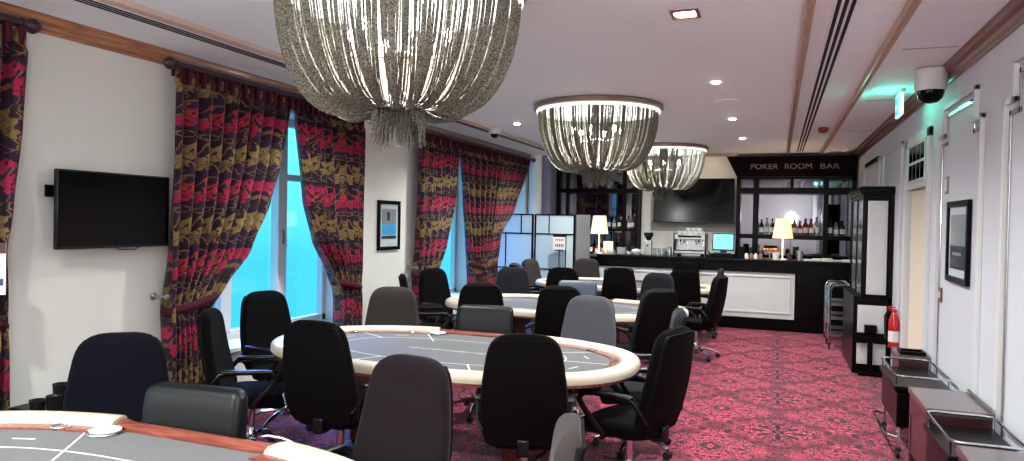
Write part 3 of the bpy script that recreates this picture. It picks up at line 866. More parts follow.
# ------------------------------------------------------------------ poker tables
TA, TB, TN = 1.42, .84, 2.35
def se(th, a, b, n=TN):
    c, s = math.cos(th), math.sin(th)
    return (a * math.copysign(abs(c) ** (2 / n), c), b * math.copysign(abs(s) ** (2 / n), s))
def arc_pts(a, b, t0, t1, k): return [se(t0 + (t1 - t0) * i / k, a, b) for i in range(k + 1)]
def make_table(loc, label):
    t = thing('poker_table', label, 'poker table', loc, 0, 'oval poker tables in a row down the room')
    g0, g1 = R(90 + 16), R(90 - 16 + 360)
    # padded rail with the dealer's gap on the far side
    rings = []; K = 110
    for i in range(K + 1):
        th = g0 + (g1 - g0) * i / K
        ox, oy = se(th, TA, TB); ix, iy = se(th, TA - .135, TB - .135)
        cs = []
        for u, h in ((0, .735), (-.01, .755), (.03, .783), (.15, .797), (.5, .802), (.85, .795), (.98, .778), (1.0, .755), (1.0, .735)):
            cs.append((ox + (ix - ox) * u, oy + (iy - oy) * u, h))
        rings.append(cs)
    MB().loft(rings).build('padded_rail', M['railL'], t, ang=50)
    # body below
    pts = arc_pts(TA - .01, TB - .01, 0, 2 * PI, 96)[:-1]
    b = MB(); b.prism(pts, .715, .742); b.build('apron', M['redwood'], t)
    b = MB(); b.prism(arc_pts(TA - .12, TB - .12, 0, 2 * PI, 80)[:-1], .698, .716); b.build('under_frame', M['mahog'], t)
    # racetrack
    rings = []
    for i in range(91):
        th = g0 + (g1 - g0) * i / 90
        o_ = se(th, TA - .125, TB - .125); i_ = se(th, TA - .20, TB - .20)
        rings.append([(o_[0], o_[1], .742), (o_[0], o_[1], .77), (i_[0], i_[1], .768), (i_[0], i_[1], .742)])
    b = MB(); b.loft(rings); b.build('racetrack', M['redwood'], t, ang=40)
    # dealer edge
    xg = se(R(74), TA, TB)[0]; yg = se(R(74), TA, TB)[1]
    n_ = 20; rings = []
    for i in range(n_ + 1):
        u = i / n_; x = -xg + 2 * xg * u
        dip = .03 * math.exp(-((abs(x) - xg) / .06) ** 2)
        yo = yg - .05 + dip
        rings.append([(x, yo, .742), (x, yo + .004, .785), (x, yo - .025, .79), (x, yo - .07, .772), (x, yo - .07, .742)])
    b = MB(); b.loft(rings); b.build('dealer_edge', M['redwood'], t, ang=40)
    # felt with its printed lines
    f = MB(); f.prism(arc_pts(TA - .195, TB - .195, 0, 2 * PI, 96)[:-1], .742, .762, 0)
    f.box(-xg + .01, xg - .01, yg - .25, yg - .11, .7425, .7622, 0)
    zl = .7628
    def strip(P, wd, closed=False):
        n = len(P); vs_ = []
        for i in range(n):
            a_ = Vector(P[(i - 1) % n] if closed else P[max(0, i - 1)]); c_ = Vector(P[(i + 1) % n] if closed else P[min(n - 1, i + 1)])
            d = (c_ - a_).normalized(); nn = Vector((-d.y, d.x))
            p = Vector(P[i]); q1 = p + nn * wd / 2; q2 = p - nn * wd / 2
            vs_ += [(q1.x, q1.y, zl), (q2.x, q2.y, zl)]
        fs = [(2 * i, 2 * i + 1, 2 * ((i + 1) % n) + 1, 2 * ((i + 1) % n)) for i in range(n if closed else n - 1)]
        f.add(vs_, fs, 1)
    strip(arc_pts(TA - .52, TB - .42, 0, 2 * PI, 80)[:-1], .010, True)
    for k in range(9):
        th = g0 + (g1 - g0) * (k + .5) / 9
        p = se(th, TA - .36, TB - .32); q = se(th + .10, TA - .36, TB - .32)
        d = (Vector(q) - Vector(p)); d = d.normalized() * .05
        strip([(p[0] - d.x, p[1] - d.y), (p[0] + d.x, p[1] + d.y)], .014)
    for k in range(1, 9):
        th = g0 + (g1 - g0) * k / 9
        strip([se(th, TA - .52, TB - .42), se(th, TA - .21, TB - .21)], .012)
    for s in (-1, 1): strip([(s * .50, TB - .22), (s * .28, .30)], .009)
    rnd = random.Random(2); x = -.34                         # small printed script along the middle
    while x < .34:
        l = rnd.uniform(.02, .045); zz = rnd.uniform(-.012, .012)
        strip([(x, -.02 + zz), (x + l * .5, .012 - zz), (x + l, -.01)], .009); x += l + .008
    f.build('felt', [M['felt'], M['print']], t, smooth=False)
    # cup holders
    for k in range(9):
        th = g0 + (g1 - g0) * (k + .12) / 9 if k else g0 + .2
        p = se(th, TA - .163, TB - .163)
        MB().lathe([(.026, -.05), (.03, .0), (.041, .004), (.043, .0), (.04, -.004), (.033, -.055), (.001, -.056)], (p[0], p[1], .772), 18).build('cup_holder', M['chrome'], t)
    # drop plate at the dealer's right hand
    dp = MB().lathe([(.001, 0), (.075, 0), (.08, .004), (.078, .010), (.068, .012), (.066, .008), (.001, .008)], (-.41, yg - .17, .764), 28).build('drop_plate', M['chrome'], t)
    MB().lathe([(.001, 0), (.064, 0), (.064, .004), (.001, .004)], (-.41, yg - .17, .7725), 24).build('plate_insert', M['card'], dp)
    # pedestals
    for s in (-1, 1):
        b = MB(); b.box(s * .62 - .10, s * .62 + .10, -.22, .22, .05, .70); b.build('pedestal', M['mahog'], t, bevel=.02)
        MB().box(s * .62 - .13, s * .62 + .13, -.33, .33, 0.003, .05).build('foot', M['mahog'], t, bevel=.012)
    return t
TBL = make_table((-2.38, 1.64, 0), 'nearest oval poker table, cut off by the bottom left corner')
dup(TBL, (-2.28, 4.74, 0), 0, 'large oval poker table in the middle left, second nearest, printed lines showing')
dup(TBL, (-2.30, 7.80, 0), 0, 'third oval poker table, mostly hidden behind light blue grey chair')
dup(TBL, (-2.22, 10.90, 0), 0, 'farthest oval poker table, just in front of the bar')

# ------------------------------------------------------------------ left wall things
def tv(name, label, x_, w_, h_, parent_rot, bracket=True):
    t = thing(name, label, 'television', x_, parent_rot)
    MB().box(-w_ / 2, w_ / 2, -.035, 0, -h_ / 2, h_ / 2).box(-w_ * .32, w_ * .32, 0, .025, -h_ * .36, h_ * .3).build('housing', M['plastic'], t, bevel=.006)
    MB().box(-w_ / 2 + .012, w_ / 2 - .012, -.038, -.034, -h_ / 2 + .018, h_ / 2 - .012).build('screen', M['glassdark'], t, smooth=False)
    if bracket:
        b = MB(); b.box(-w_ * .5 - .03, w_ * .3, .03, .045, .08, .16); b.box(-.12, .12, .02, .10, -.12, .16); b.build('wall_bracket', M['black'], t, bevel=.004)
    cb = MB(); cb.tube([(.02, .03, -h_ / 2 + .02), (.06, .03, -h_ / 2 - .015), (.2, .03, -h_ / 2 - .02), (.33, .04, -h_ / 2 + .03)], .004, 6); cb.build('cable', M['rubber'], t)
    return t
t = tv('television', 'black flat television mounted on the left wall', (XL + .11, 3.70, 1.765), .91, .535, 90)
t = tv('television', 'large black television on the wall behind the bar', (-1.48, YB - .13, 2.18), 1.48, .84, 0)
def framed(label, loc, rz, w_, h_, fr=.045, blue=False):
    t = thing('framed_picture', label, 'picture', loc, rz)
    b = MB(); b.box(-w_ / 2, w_ / 2, -.03, -.0, h_ / 2 - fr, h_ / 2).box(-w_ / 2, w_ / 2, -.03, 0, -h_ / 2, -h_ / 2 + fr).box(-w_ / 2, -w_ / 2 + fr, -.03, 0, -h_ / 2 + fr, h_ / 2 - fr).box(w_ / 2 - fr, w_ / 2, -.03, 0, -h_ / 2 + fr, h_ / 2 - fr)
    b.build('frame', M['black'], t, bevel=.005)
    MB().box(-w_ / 2 + fr, w_ / 2 - fr, -.012, -.004, -h_ / 2 + fr, h_ / 2 - fr).build('mat_board', M['card'], t, smooth=False)
    p = MB(); iw, ih = w_ / 2 - fr - .05, h_ / 2 - fr - .06
    if blue:
        p.box(-iw, iw, -.015, -.011, .02, ih, 0); p.box(-iw, iw, -.015, -.011, -.12, .02, 1); p.box(-iw, iw, -.015, -.011, -.17, -.13, 2)
        p.box(-iw * .3, iw * .1, -.017, -.014, .06, ih * .8, 2)
    else:
        p.box(-iw, iw, -.015, -.011, -ih, ih, 0); p.box(-iw, iw, -.017, -.014, -ih, -.03, 2); p.box(-iw * .6, iw * .5, -.019, -.016, -ih * .5, -.08, 0)
    p.build('print', [M['photo'], M['bluepic'], M['ink']], t, smooth=False)
    g = MB().box(-w_ / 2 + fr - .002, w_ / 2 - fr + .002, -.022, -.02, -h_ / 2 + fr, h_ / 2 - fr).build('glazing', M['glass'], t, smooth=False)
    return t
framed('black framed picture with a light blue block between the two curtained windows', (XL + .001, 7.68, 1.655), 90, .53, .62, blue=True)
framed('black framed picture on the white right wall, reflecting a lamp', (XR - .001, 6.1, 1.65), -90, .66, .62, fr=.045)
# notice on a stand at the left edge
t = thing('notice_stand', 'notice card with dark header and blue bands on a slim stand at left edge', 'sign', (-4.26, 2.69, 0), 40)
MB().lathe([(.001, 0), (.15, 0), (.15, .012), (.02, .02), (.012, .03), (.012, 1.2), (.001, 1.2)], n=20).build('stand_pole', M['steel'], t)
MB().box(-.11, .11, -.012, .0, 1.26, 1.56).build('notice_card', M['card'], t, smooth=False, bevel=.002)
b = MB(); b.box(-.11, .11, -.0145, -.0122, 1.50, 1.56, 0); b.box(-.10, .10, -.0145, -.0122, 1.315, 1.355, 1); b.box(-.09, .08, -.0145, -.0122, 1.275, 1.305, 2)
for k in range(4): b.box(-.08, .07 - k * .02, -.014, -.0122, 1.39 + k * .025, 1.396 + k * .025, 2)
b.build('printing', [M['brownink'], M['blueink'], M['ink']], t, smooth=False)
# low black side cabinet with cups, beside the navy chair
t = thing('side_cabinet', 'low black cabinet against the left wall behind the nearest table', 'cabinet', (-4.32, 3.28, 0))
MB().box(-.2, .2, -.25, .25, .03, .47).build('body', M['black'], t, bevel=.006)
MB().box(-.21, .21, -.26, .26, .47, .50).build('top', M['black'], t, bevel=.006)
MB().box(.2, .212, -.22, .22, .06, .38).build('door', M['blackm'], t, bevel=.004)
MB().box(-.18, .18, -.23, .23, 0, .03).build('plinth', M['blackm'], t)
for x_, y_, h_, lb in ((-4.26, 3.01, .08, 'short black cup, left one on the low black cabinet'), (-4.26, 3.16, .15, 'tall black cup beside the navy chair')):
    t = tag(MB().lathe([(.001, 0), (.04, 0), (.045, h_), (.047, h_), (.047, h_ - .003), (.040, h_ - .01), (.036, .01), (.001, .01)], (x_, y_, .5005), 20).build('cup', M['plastic']), lb, 'cup')
t = tag(MB().lathe([(.001, 0), (.038, 0), (.042, .10), (.044, .10), (.038, .09), (.034, .01), (.001, .01)], (-4.20, 3.07, .5005), 20).build('cup', M['plastic']), 'middle black cup in front of the tall one', 'cup')

# ------------------------------------------------------------------ right wall things
t = thing('light_switch', 'small brown switch plate on the right wall below the framed picture', 'switch', (XR - .001, 6.68, 1.20), -90)
MB().box(-.04, .04, -.012, 0, -.06, .06).build('plate', M['sockets'], t, bevel=.004)
MB().box(-.015, .015, -.018, -.012, -.025, .025).build('rocker', M['card'], t, bevel=.002)
t = thing('wall_thermostat', 'small grey framed control panel on the right wall above the framed picture', 'control panel', (XR - .001, 6.55, 2.10), -90)
MB().box(-.045, .045, -.015, 0, -.07, .07).build('plate', M['grill'], t, bevel=.004)
MB().box(-.03, .03, -.018, -.015, -.05, .05).build('display', M['card'], t, bevel=.002)

# sideboards and railed trolleys along the right wall
def side_unit(label, y0, y1, xa=.90):
    t = thing('side_table', label, 'side table', (xa, y0, 0))
    L, W = y1 - y0, XR - .03 - xa
    MB().box(-.01, W, -.01, L + .01, .595, .635).build('top', M['sidetop'], t, bevel=.006)
    MB().box(.0, W, 0, L, .47, .595).build('apron', M['sidewood'], t, bevel=.004)
    for x_ in (0.0, W - .05):
        for y_ in (0, L - .05):
            MB().box(x_, x_ + .05, y_, y_ + .05, 0, .47).build('leg', M['sidewood'], t, bevel=.004)
    MB().box(0.03, W - .03, .03, L - .03, .16, .19).build('lower_shelf', M['sidewood'], t, bevel=.004)
    MB().box(.005, .02, .05, L - .05, .19, .47).build('side_panel', M['sidewood'], t, smooth=False)
    MB().tube([(W - .01, 0, .65), (W - .01, L, .65)], .01, 6).build('back_rail', M['steel'], t)
    return t
side_unit('nearest dark side table against the right wall at the bottom corner', 3.3, 4.17)
side_unit('middle dark side table against the right wall, red brown front edge', 4.97, 5.57)
side_unit('far dark side table by the doorway with a black tray on it', 6.87, 7.22, xa=1.02)
b = MB(); b.box(-.10, .10, -.09, .09, 0, .008).box(-.10, .10, -.09, -.075, .008, .03).box(-.10, .10, .075, .09, .008, .03).box(-.10, -.085, -.075, .075, .008, .03).box(.085, .10, -.075, .075, .008, .03)
tag(b.build('tray', M['black'], loc=(1.14, 7.04, .636), bevel=.003), 'small black tray on the far side table', 'tray')
def trolley(label, y0, y1, xa=.87, zt=.52):
    t = thing('service_trolley', label, 'trolley', (xa, y0, 0))
    L, W = y1 - y0, XR - .045 - xa
    MB().box(0, W, 0, L, zt, zt + .035).build('tray_top', M['black'], t, bevel=.008)
    zr = zt + .11; r = .06
    pth = [(p[0] + W / 2, p[1] + L / 2, zr) for p in rrect(W - .02, L - .02, r, 5)]
    rl = MB(); rl.tube(pth, .009, 8, closed=True)
    for cx, cy in ((.02, .05), (.02, L - .05), (W - .02, .05), (W - .02, L - .05)): rl.tube([(cx, cy, zt + .02), (cx, cy, zr)], .007, 6)
    rl.build('gallery_rail', M['chrome'], t)
    MB().box(.02, W - .02, .02, L - .02, .24, .50).build('drawer_box', M['black'], t, bevel=.006)
    for cx in (.04, W - .04):
        for cy in (.05, L - .05):
            MB().tube([(cx, cy, .07), (cx, cy, .24)], .011, 8).build('leg', M['chrome'], t)
            c = t.children[-1]
            w_ = MB(); w_.cyl((cx - .012, cy, .032), .032, .024, 14, axis='x'); w_.box(cx - .02, cx + .02, cy - .018, cy + .018, .05, .08); w_.build('caster', M['rubber'], c)
    fb = MB(); fb.tube([(.04, .05, .16), (-.03, .06, .17), (-.05, .10, .17), (-.05, L - .10, .17), (-.03, L - .06, .17), (.04, L - .05, .16)], .011, 8); fb.build('foot_bar', M['chrome'], t)
trolley('black topped trolley with chrome rail, between the two nearest side tables', 4.24, 4.92)
trolley('black topped trolley with chrome rail beside the doorway', 5.95, 6.78, xa=.86)

# tall black and white cabinet with club emblem
t = thing('display_cabinet', 'tall black cabinet with white panels and a black club emblem by the doorway', 'cabinet', (.88, 9.25, 0))
W, L = XR - .005 - .88, 1.35
U0 = .075                                       # the upper part stands back from the left edge
b = MB()
b.box(.0, W, .02, L, .0, .10).box(.0, W, 0.0, L, .84, .92).box(U0, W, .02, L, 2.08, 2.13)
b.box(0, .04, 0.0, .06, .1, .84).box(U0, U0 + .045, 0.0, .06, .92, 2.1).box(W - .05, W, 0, .06, .1, 2.1).box(U0, U0 + .05, L - .06, L, .92, 2.1).box(W - .02, W, .06, L, .1, 2.1).box(U0, W - .02, L - .03, L, .92, 2.1)
b.box(.04, W - .05, .02, .04, .1, .84).box(U0 + .04, W - .05, .02, .04, .92, 2.1)
b.box(0, .03, .06, L, .1, .84)
b.box(U0, U0 + .05, L / 2 - .03, L / 2 + .03, .92, 2.1)
b.build('carcass', M['black'], t, smooth=False, bevel=.006)
c = MB()
for k, (o_, z_) in enumerate(((.02, 2.13), (.035, 2.155), (.05, 2.18), (.03, 2.205))): c.box(U0 - o_, W, -o_, L, z_, z_ + .025)
c.build('cornice', M['black'], t, smooth=False, bevel=.004)
MB().box(U0 + .055, W - .065, .0, .02, .95, 2.06).box(U0 + .08, W - .09, -.006, .002, .98, 2.03).build('upper_panel', M['white'], t, smooth=False, bevel=.006)
MB().box(.045, W - .055, .0, .02, .12, .82).box(.075, W - .085, -.006, .002, .15, .79).build('lower_panel', M['white'], t, smooth=False, bevel=.006)
for y_ in (.09, L / 2 + .03): MB().box(U0 + .012, U0 + .018, y_, y_ + L / 2 - .12, .93, 2.09).build('glass_door', M['acrylic'], t, smooth=False)
for z_ in (1.3, 1.68): MB().box(U0 + .03, W - .03, .06, L - .05, z_, z_ + .01).build('glass_shelf', M['acrylic'], t, smooth=False)
MB().box(U0 + .05, W - .03, L - .04, L - .032, .93, 2.09).build('mirror_back', M['mirror'], t, smooth=False)
cl = MB(); cx = W / 2 - .02
cl.cbox((cx, -.045, .535), (.13, .07, .12)); cl.cbox((cx - .10, -.045, .44), (.12, .07, .12)); cl.cbox((cx + .10, -.045, .44), (.12, .07, .12)); cl.cbox((cx, -.045, .45), (.10, .07, .12)); cl.cbox((cx, -.045, .21), (.055, .06, .38))
cl.cbox((cx, -.06, .02), (.26, .14, .04))
cl.build('club_emblem', M['black'], t, smooth=False, bevel=.006)
# chrome carts left of cabinet
def cart(label, x_, y_):
    t = thing('chrome_cart', label, 'cart', (x_, y_, 0))
    for yy in (0, .42):
        pth = [(0, yy, .08), (0, yy, .84), (.03, yy, .89), (.07, yy, .90), (.24, yy, .90), (.28, yy, .89), (.31, yy, .84), (.31, yy, .08)]
        MB().tube(pth, .014, 8).build('side_frame', M['chrome'], t)
    for z_ in (.2, .42, .62):
        s = MB(); s.box(.0, .31, .0, .42, z_, z_ + .006)
        s.tube([(0, 0, z_ + .03), (0, .42, z_ + .03)], .006, 6).tube([(.0, 0, z_ + .03), (.31, 0, z_ + .03)], .006, 6).tube([(.31, 0, z_ + .03), (.31, .42, z_ + .03)], .006, 6)
        s.build('shelf', M['steel'], t)
    for xx in (0, .31):
        for yy in (0, .42):
            w_ = MB(); w_.cyl((xx - .012, yy, .032), .031, .024, 12, axis='x'); w_.box(xx - .016, xx + .016, yy - .016, yy + .016, .05, .085); w_.build('caster', M['rubber'], t)
cart('chrome framed cart standing left of the tall black and white cabinet, nearer one', .74, 10.95)
cart('chrome framed cart left of the tall cabinet, farther one toward the bar', .74, 11.6)
# fire extinguisher on a stand in front of the cabinet side
t = thing('fire_extinguisher', 'red fire extinguisher hung on the right wall beside the tall cabinet', 'fire extinguisher', (1.225, 8.62, .10), -60)
t.scale = (1.1, 1.1, .84)
MB().lathe([(.001, .42), (.047, .42), (.05, .44), (.05, .72), (.045, .77), (.03, .83), (.02, .86), (.001, .86)], n=22).build('cylinder', M['redpaint'], t)
MB().lathe([(.0505, .48), (.0512, .48), (.0512, .62), (.0505, .62)], n=22).build('instruction_label', M['card'], t)
MB().box(-.018, .018, -.018, .018, .855, .89).box(-.09, .02, -.012, .012, .89, .905).box(-.08, .01, -.01, .01, .915, .93).build('valve_handle', M['redpaint'], t, bevel=.003)
MB().tube([(-.015, 0, .87), (-.07, -.02, .87), (-.095, -.03, .80), (-.09, -.03, .62), (-.085, -.03, .50)], .010, 8).build('hose', M['rubber'], t)
MB().box(-.04, .04, -.04, .04, .395, .42).build('wall_bracket', M['steel'], t, bevel=.003)

# added fill lamps shaped as floor uplighters, unseen behind the camera, brightening the room
for x_, y_, lb in ((-3.6, -.9, 'unseen fill lamp added behind the camera on the window side'), (.5, -.9, 'unseen fill lamp added behind the camera by the right wall')):
    t = thing('added_fill_lamp', lb, 'added fill lamp', (x_, y_, 0))
    MB().lathe([(.001, 0), (.15, 0), (.15, .02), (.02, .03), (.014, .05), (.014, 1.75), (.001, 1.75)], n=20).build('pole', M['black'], t)
    MB().lathe([(.02, 1.74), (.10, 1.78), (.18, 1.86), (.175, 1.862), (.095, 1.79), (.001, 1.76)], n=28).build('bowl', M['steel'], t)
    MB().lathe([(.001, 1.79), (.05, 1.79), (.05, 1.84), (.001, 1.85)], n=16).build('bulb', M['shade'], t)
    light('added_fill_light', 'POINT', (x_, y_, 2.05), 75, (.96, 1, .97), .15)

# ------------------------------------------------------------------ bar
t = thing('bar_counter', 'long bar counter with black top and white panelled front', 'bar counter', (-3.0, 12.36, 0))
BL = 1.27 + 3.0
MB().box(-.02, BL, -.03, .62, 1.12, 1.17).build('counter_top', M['black'], t, bevel=.008)
MB().box(.0, BL, .0, .55, .96, 1.12).build('fascia', M['black'], t, smooth=False)
b = MB(); b.box(.0, 3.30, .03, .53, .20, .96); b.build('front_panel', M['white'], t, smooth=False)
for k, (xa, xb) in enumerate(((.06, 1.05), (1.15, 1.32), (1.42, 2.0), (2.02, 3.24))):
    b = MB(); b.box(xa, xb, .015, .03, .88, .905).box(xa, xb, .015, .03, .28, .305).box(xa, xa + .025, .015, .03, .3, .89).box(xb - .025, xb, .015, .03, .3, .89)
    b.build('panel_moulding', M['white'], t, smooth=False, bevel=.003)
MB().box(-.01, BL, .01, .54, 0, .20).build('plinth', M['black'], t, bevel=.006)
b = MB(); b.box(3.30, BL, .02, .54, .2, .96).build('dark_cupboard', M['black'], t, smooth=False)
for k in range(2):
    d = MB().box(3.34 + k * .47, 3.78 + k * .47, .005, .02, .24, .92).build('cupboard_door', M['black'], t, bevel=.004)
    MB().lathe([(.016, 0), (.018, -.01), (.01, -.025), (.001, -.03)], (3.40 + k * .55, .005, .86), 12, axis='y').build('knob', M['steel'], d)
# back counter
t = thing('back_counter', 'low dark back counter under the bottle shelves behind the bar', 'counter', (-4.1, 13.2, 0))
MB().box(0, 5.38, .0, .48, 0, 1.08).build('body', M['black'], t, smooth=False)
MB().box(-.02, 5.38, -.02, .49, 1.08, 1.13).build('worktop', M['steel'], t, bevel=.006)
# shelving
def shelving(label, x0, x1, zt, posts, shelves, header=None):
    t = thing('bottle_shelving', label, 'shelving', (x0, 13.42, 0))
    L = x1 - x0; D_ = YB - .005 - 13.42; z0 = 1.135
    b = MB(); b.box(0, .07, 0, D_, z0, zt); b.box(L - .07, L, 0, D_, z0, zt); b.box(0, L, 0, D_, zt - .09, zt)
    b.build('frame', M['black'], t, smooth=False)
    MB().box(.06, L - .06, D_ - .02, D_ - .005, z0, zt - .08).build('mirror_back', M['mirror'], t, smooth=False)
    for p, wd, za, zb in posts: MB().box(p - x0 - wd / 2, p - x0 + wd / 2, .0, D_ - .02, za, zb).build('post', M['black'], t, smooth=False)
    for z_, th in shelves: MB().box(.07, L - .07, 0.005, D_ - .02, z_ - th / 2, z_ + th / 2).build('shelf', M['black'], t, smooth=False)
    return t
shelving('left mirrored black shelving behind the bar, partly behind the chandeliers', -4.13, -2.48, 2.86, [(-3.90, .07, 1.14, 2.78), (-3.13, .06, 2.4, 2.78), (-3.52, .06, 2.4, 2.78), (-2.76, .08, 1.14, 2.78)], [(2.36, .09), (1.60, .05)])
sh = shelving('right mirrored black shelving with the poker room bar header', -.70, 1.27, 2.66, [(-.36, .10, 1.14, 2.58), (.24, .06, 2.4, 2.58), (.80, .08, 1.14, 2.58)], [(2.37, .11), (1.54, .08)])
h = MB(); h.loft([[(-.18, -.16, 2.98), (-.18, .27, 2.98), (-.0, .27, 2.62), (-.0, -.05, 2.62)], [(1.96, -.16, 2.98), (1.96, .27, 2.98), (1.96, .27, 2.62), (1.96, -.05, 2.62)]])
h.build('sign_header', M['black'], sh, smooth=False)
for wd, xc, wl2 in (('POKER', .495, .46), ('ROOM', 1.06, .44), ('BAR', 1.565, .31)):
    tx = text_mesh('sign_lettering', wd, .14, M['letter'], .006)
    tx.parent = sh; tx.location = (xc - .03, -.125, 2.79); tx.rotation_euler = (R(90 - 17), 0, 0)
    bpy.context.view_layer.update()
    tx.scale = (wl2 / tx.dimensions.x, 1, 1)

# bottles
def bottle(x, y_, z, h, r, mt, label, grp):
    t = thing('bottle', label, 'bottle', (x, y_, z), 0, grp)
    MB().lathe([(.001, 0), (r, 0), (r, h * .58), (r * .85, h * .66), (r * .38, h * .76), (r * .34, h * .93), (.001, h * .93)], n=12).build('glass_body', M[mt], t)
    MB().lathe([(.001, h * .93), (r * .42, h * .93), (r * .42, h), (.001, h)], n=10).build('cap', M['black'], t)
    MB().lathe([(r * 1.01, h * .15), (r * 1.02, h * .15), (r * 1.02, h * .45), (r * 1.01, h * .45)], n=12).build('paper_label', M['card'], t)
rnd = random.Random(7)
desc = {'darkbot': 'dark', 'amber': 'amber', 'redbot': 'red', 'clearbot': 'clear'}
seqR = ['darkbot', 'clearbot', 'darkbot', 'darkbot', 'clearbot', 'amber', 'amber', 'redbot', 'redbot', 'amber', 'clearbot', 'darkbot', 'clearbot', 'darkbot']
for k, mt in enumerate(seqR):
    x = -.26 + k * .093 if k < 11 else .88 + (k - 11) * .10
    h_ = rnd.uniform(.24, .33)
    bottle(x, 13.50, 1.582, h_, rnd.uniform(.033, .042), mt, '%s bottle in the row on the shelf of the right shelving' % desc[mt], '%s bottles on the right shelving' % desc[mt])
for k, mt in enumerate(['darkbot', 'clearbot', 'darkbot', 'clearbot', 'darkbot', 'clearbot', 'amber']):
    x = -3.27 + k * .10 if k < 5 else -2.68 + (k - 5) * .07
    bottle(x, 13.50, 1.627, rnd.uniform(.22, .30), rnd.uniform(.033, .04), mt, '%s bottle in the row on the shelf of the left shelving' % desc[mt], '%s bottles on the left shelving' % desc[mt])

for k in range(6):
    bottle(-3.62 + k * .12, 13.30, 1.132, .22 + .03 * (k % 3), .036, ('darkbot', 'redbot')[k % 2], '%s bottle standing low on the back counter below the left shelving' % ('dark', 'red')[k % 2], '%s bottles on the back counter' % ('dark', 'red')[k % 2])
# table lamps on the bar
def lamp(x, y_, label):
    t = thing('table_lamp', label, 'lamp', (x, y_, 1.171))
    MB().lathe([(.001, 0), (.085, 0), (.085, .012), (.03, .02), (.016, .04), (.022, .10), (.014, .16), (.02, .24), (.012, .30), (.012, .40), (.001, .40)], n=18).build('base', M['ceramic'], t)
    sh_ = MB(); n = 28; prof = [(.165, .36), (.115, .69), (.112, .69), (.162, .36)]
    rings = [[(r * math.cos(2 * PI * i / n), r * math.sin(2 * PI * i / n), z) for i in range(n)] for r, z in prof]
    sh_.loft(rings, loop=True); sh_.build('lamp_shade', M['shade'], t)
    MB().lathe([(.001, .40), (.012, .40), (.03, .46), (.028, .5), (.001, .52)], n=12).build('bulb', M['downl'], t)
    light('lamp_light', 'POINT', (x, y_, 1.171 + .55), W_LAMP, (1, .78, .5), .04)
lamp(-3.05, 12.62, 'white table lamp with lit cream shade at the left end of the bar')
lamp(.10, 12.62, 'white table lamp with lit cream shade in front of the right shelving')

YC = 12.68
def simple(name, mb, mt, label, cat, grp=None, smooth=True, bevel=0, loc=None):
    return tag(mb.build(name, mt, smooth=smooth, bevel=bevel, loc=loc), label, cat, grp)
# espresso machine with cups on top
t = thing('espresso_machine', 'silver espresso machine on the bar under the large television', 'coffee machine', (-1.41, YC, 1.171))
MB().box(-.26, .26, -.22, .22, .05, .10).box(-.26, .26, 0, .22, .1, .33).box(-.27, .27, -.2, .22, .30, .39).build('body', M['steel'], t, bevel=.012)
MB().box(-.275, -.26, -.23, .23, .02, .41).box(.26, .275, -.23, .23, .02, .41).build('side_panels', M['black'], t, bevel=.005)
for x_ in (-.14, .12):
    g = MB(); g.cyl((x_, -.11, .25), .035, .05, 16); g.tube([(x_, -.11, .245), (x_, -.2, .235), (x_, -.26, .23)], .012, 8); g.build('group_head', M['chrome'], t)
    MB().tube([(x_ + .1, -.18, .3), (x_ + .11, -.2, .2), (x_ + .1, -.2, .12)], .006, 6).build('steam_wand', M['chrome'], t)
MB().box(-.24, .24, -.215, .0, .1, .108).build('drip_tray', M['blackm'], t, bevel=.003)
for x_ in (-.2, .2):
    for y_ in (-.15, .15): MB().cyl((x_, y_, 0), .02, .05, 10).build('foot', M['rubber'], t)
MB().box(-.2, .2, -.206, -.2, .335, .37).build('control_strip', M['glassdark'], t, smooth=False)
def cup(x, y_, z, label, grp, r=.038, h=.055):
    m_ = MB(); m_.lathe([(.001, 0), (r * .6, 0), (r, h * .5), (r * 1.02, h), (r * .95, h), (r * .9, h * .5), (r * .5, .006), (.001, .006)], n=14)
    m_.tube([(r * .95, 0, h * .8), (r * 1.45, 0, h * .75), (r * 1.4, 0, h * .35), (r * .9, 0, h * .3)], .004, 6)
    return tag(m_.build('coffee_cup', M['ceramic'], loc=(x, y_, z)), label, 'cup', grp)
for k in range(5):
    for j in range(2): cup(-1.60 + k * .092, YC - .10 + j * .13, 1.5625, 'white coffee cup in the bottom layer on top of the espresso machine', 'bottom layer cups on the espresso machine')
for k in range(3): cup(-1.46 + k * .095, YC - .04, 1.619, 'white coffee cup in the upper layer on top of the espresso machine', 'upper layer cups on the espresso machine')
# grinder
t = thing('coffee_grinder', 'coffee grinder with dark bean hopper on the bar left of espresso machine', 'coffee grinder', (-2.16, YC, 1.171))
MB().box(-.07, .07, -.1, .1, 0, .03).box(-.06, .06, -.02, .1, .03, .26).build('body', M['steel'], t, bevel=.01)
MB().lathe([(.035, 0), (.05, .03), (.085, .1), (.085, .14), (.001, .15)], (0, .03, .26), 18).build('hopper', M['darkbot'], t)
MB().tube([(0, -.02, .18), (0, -.09, .17), (0, -.13, .165)], .014, 8).build('dosing_fork', M['black'], t)
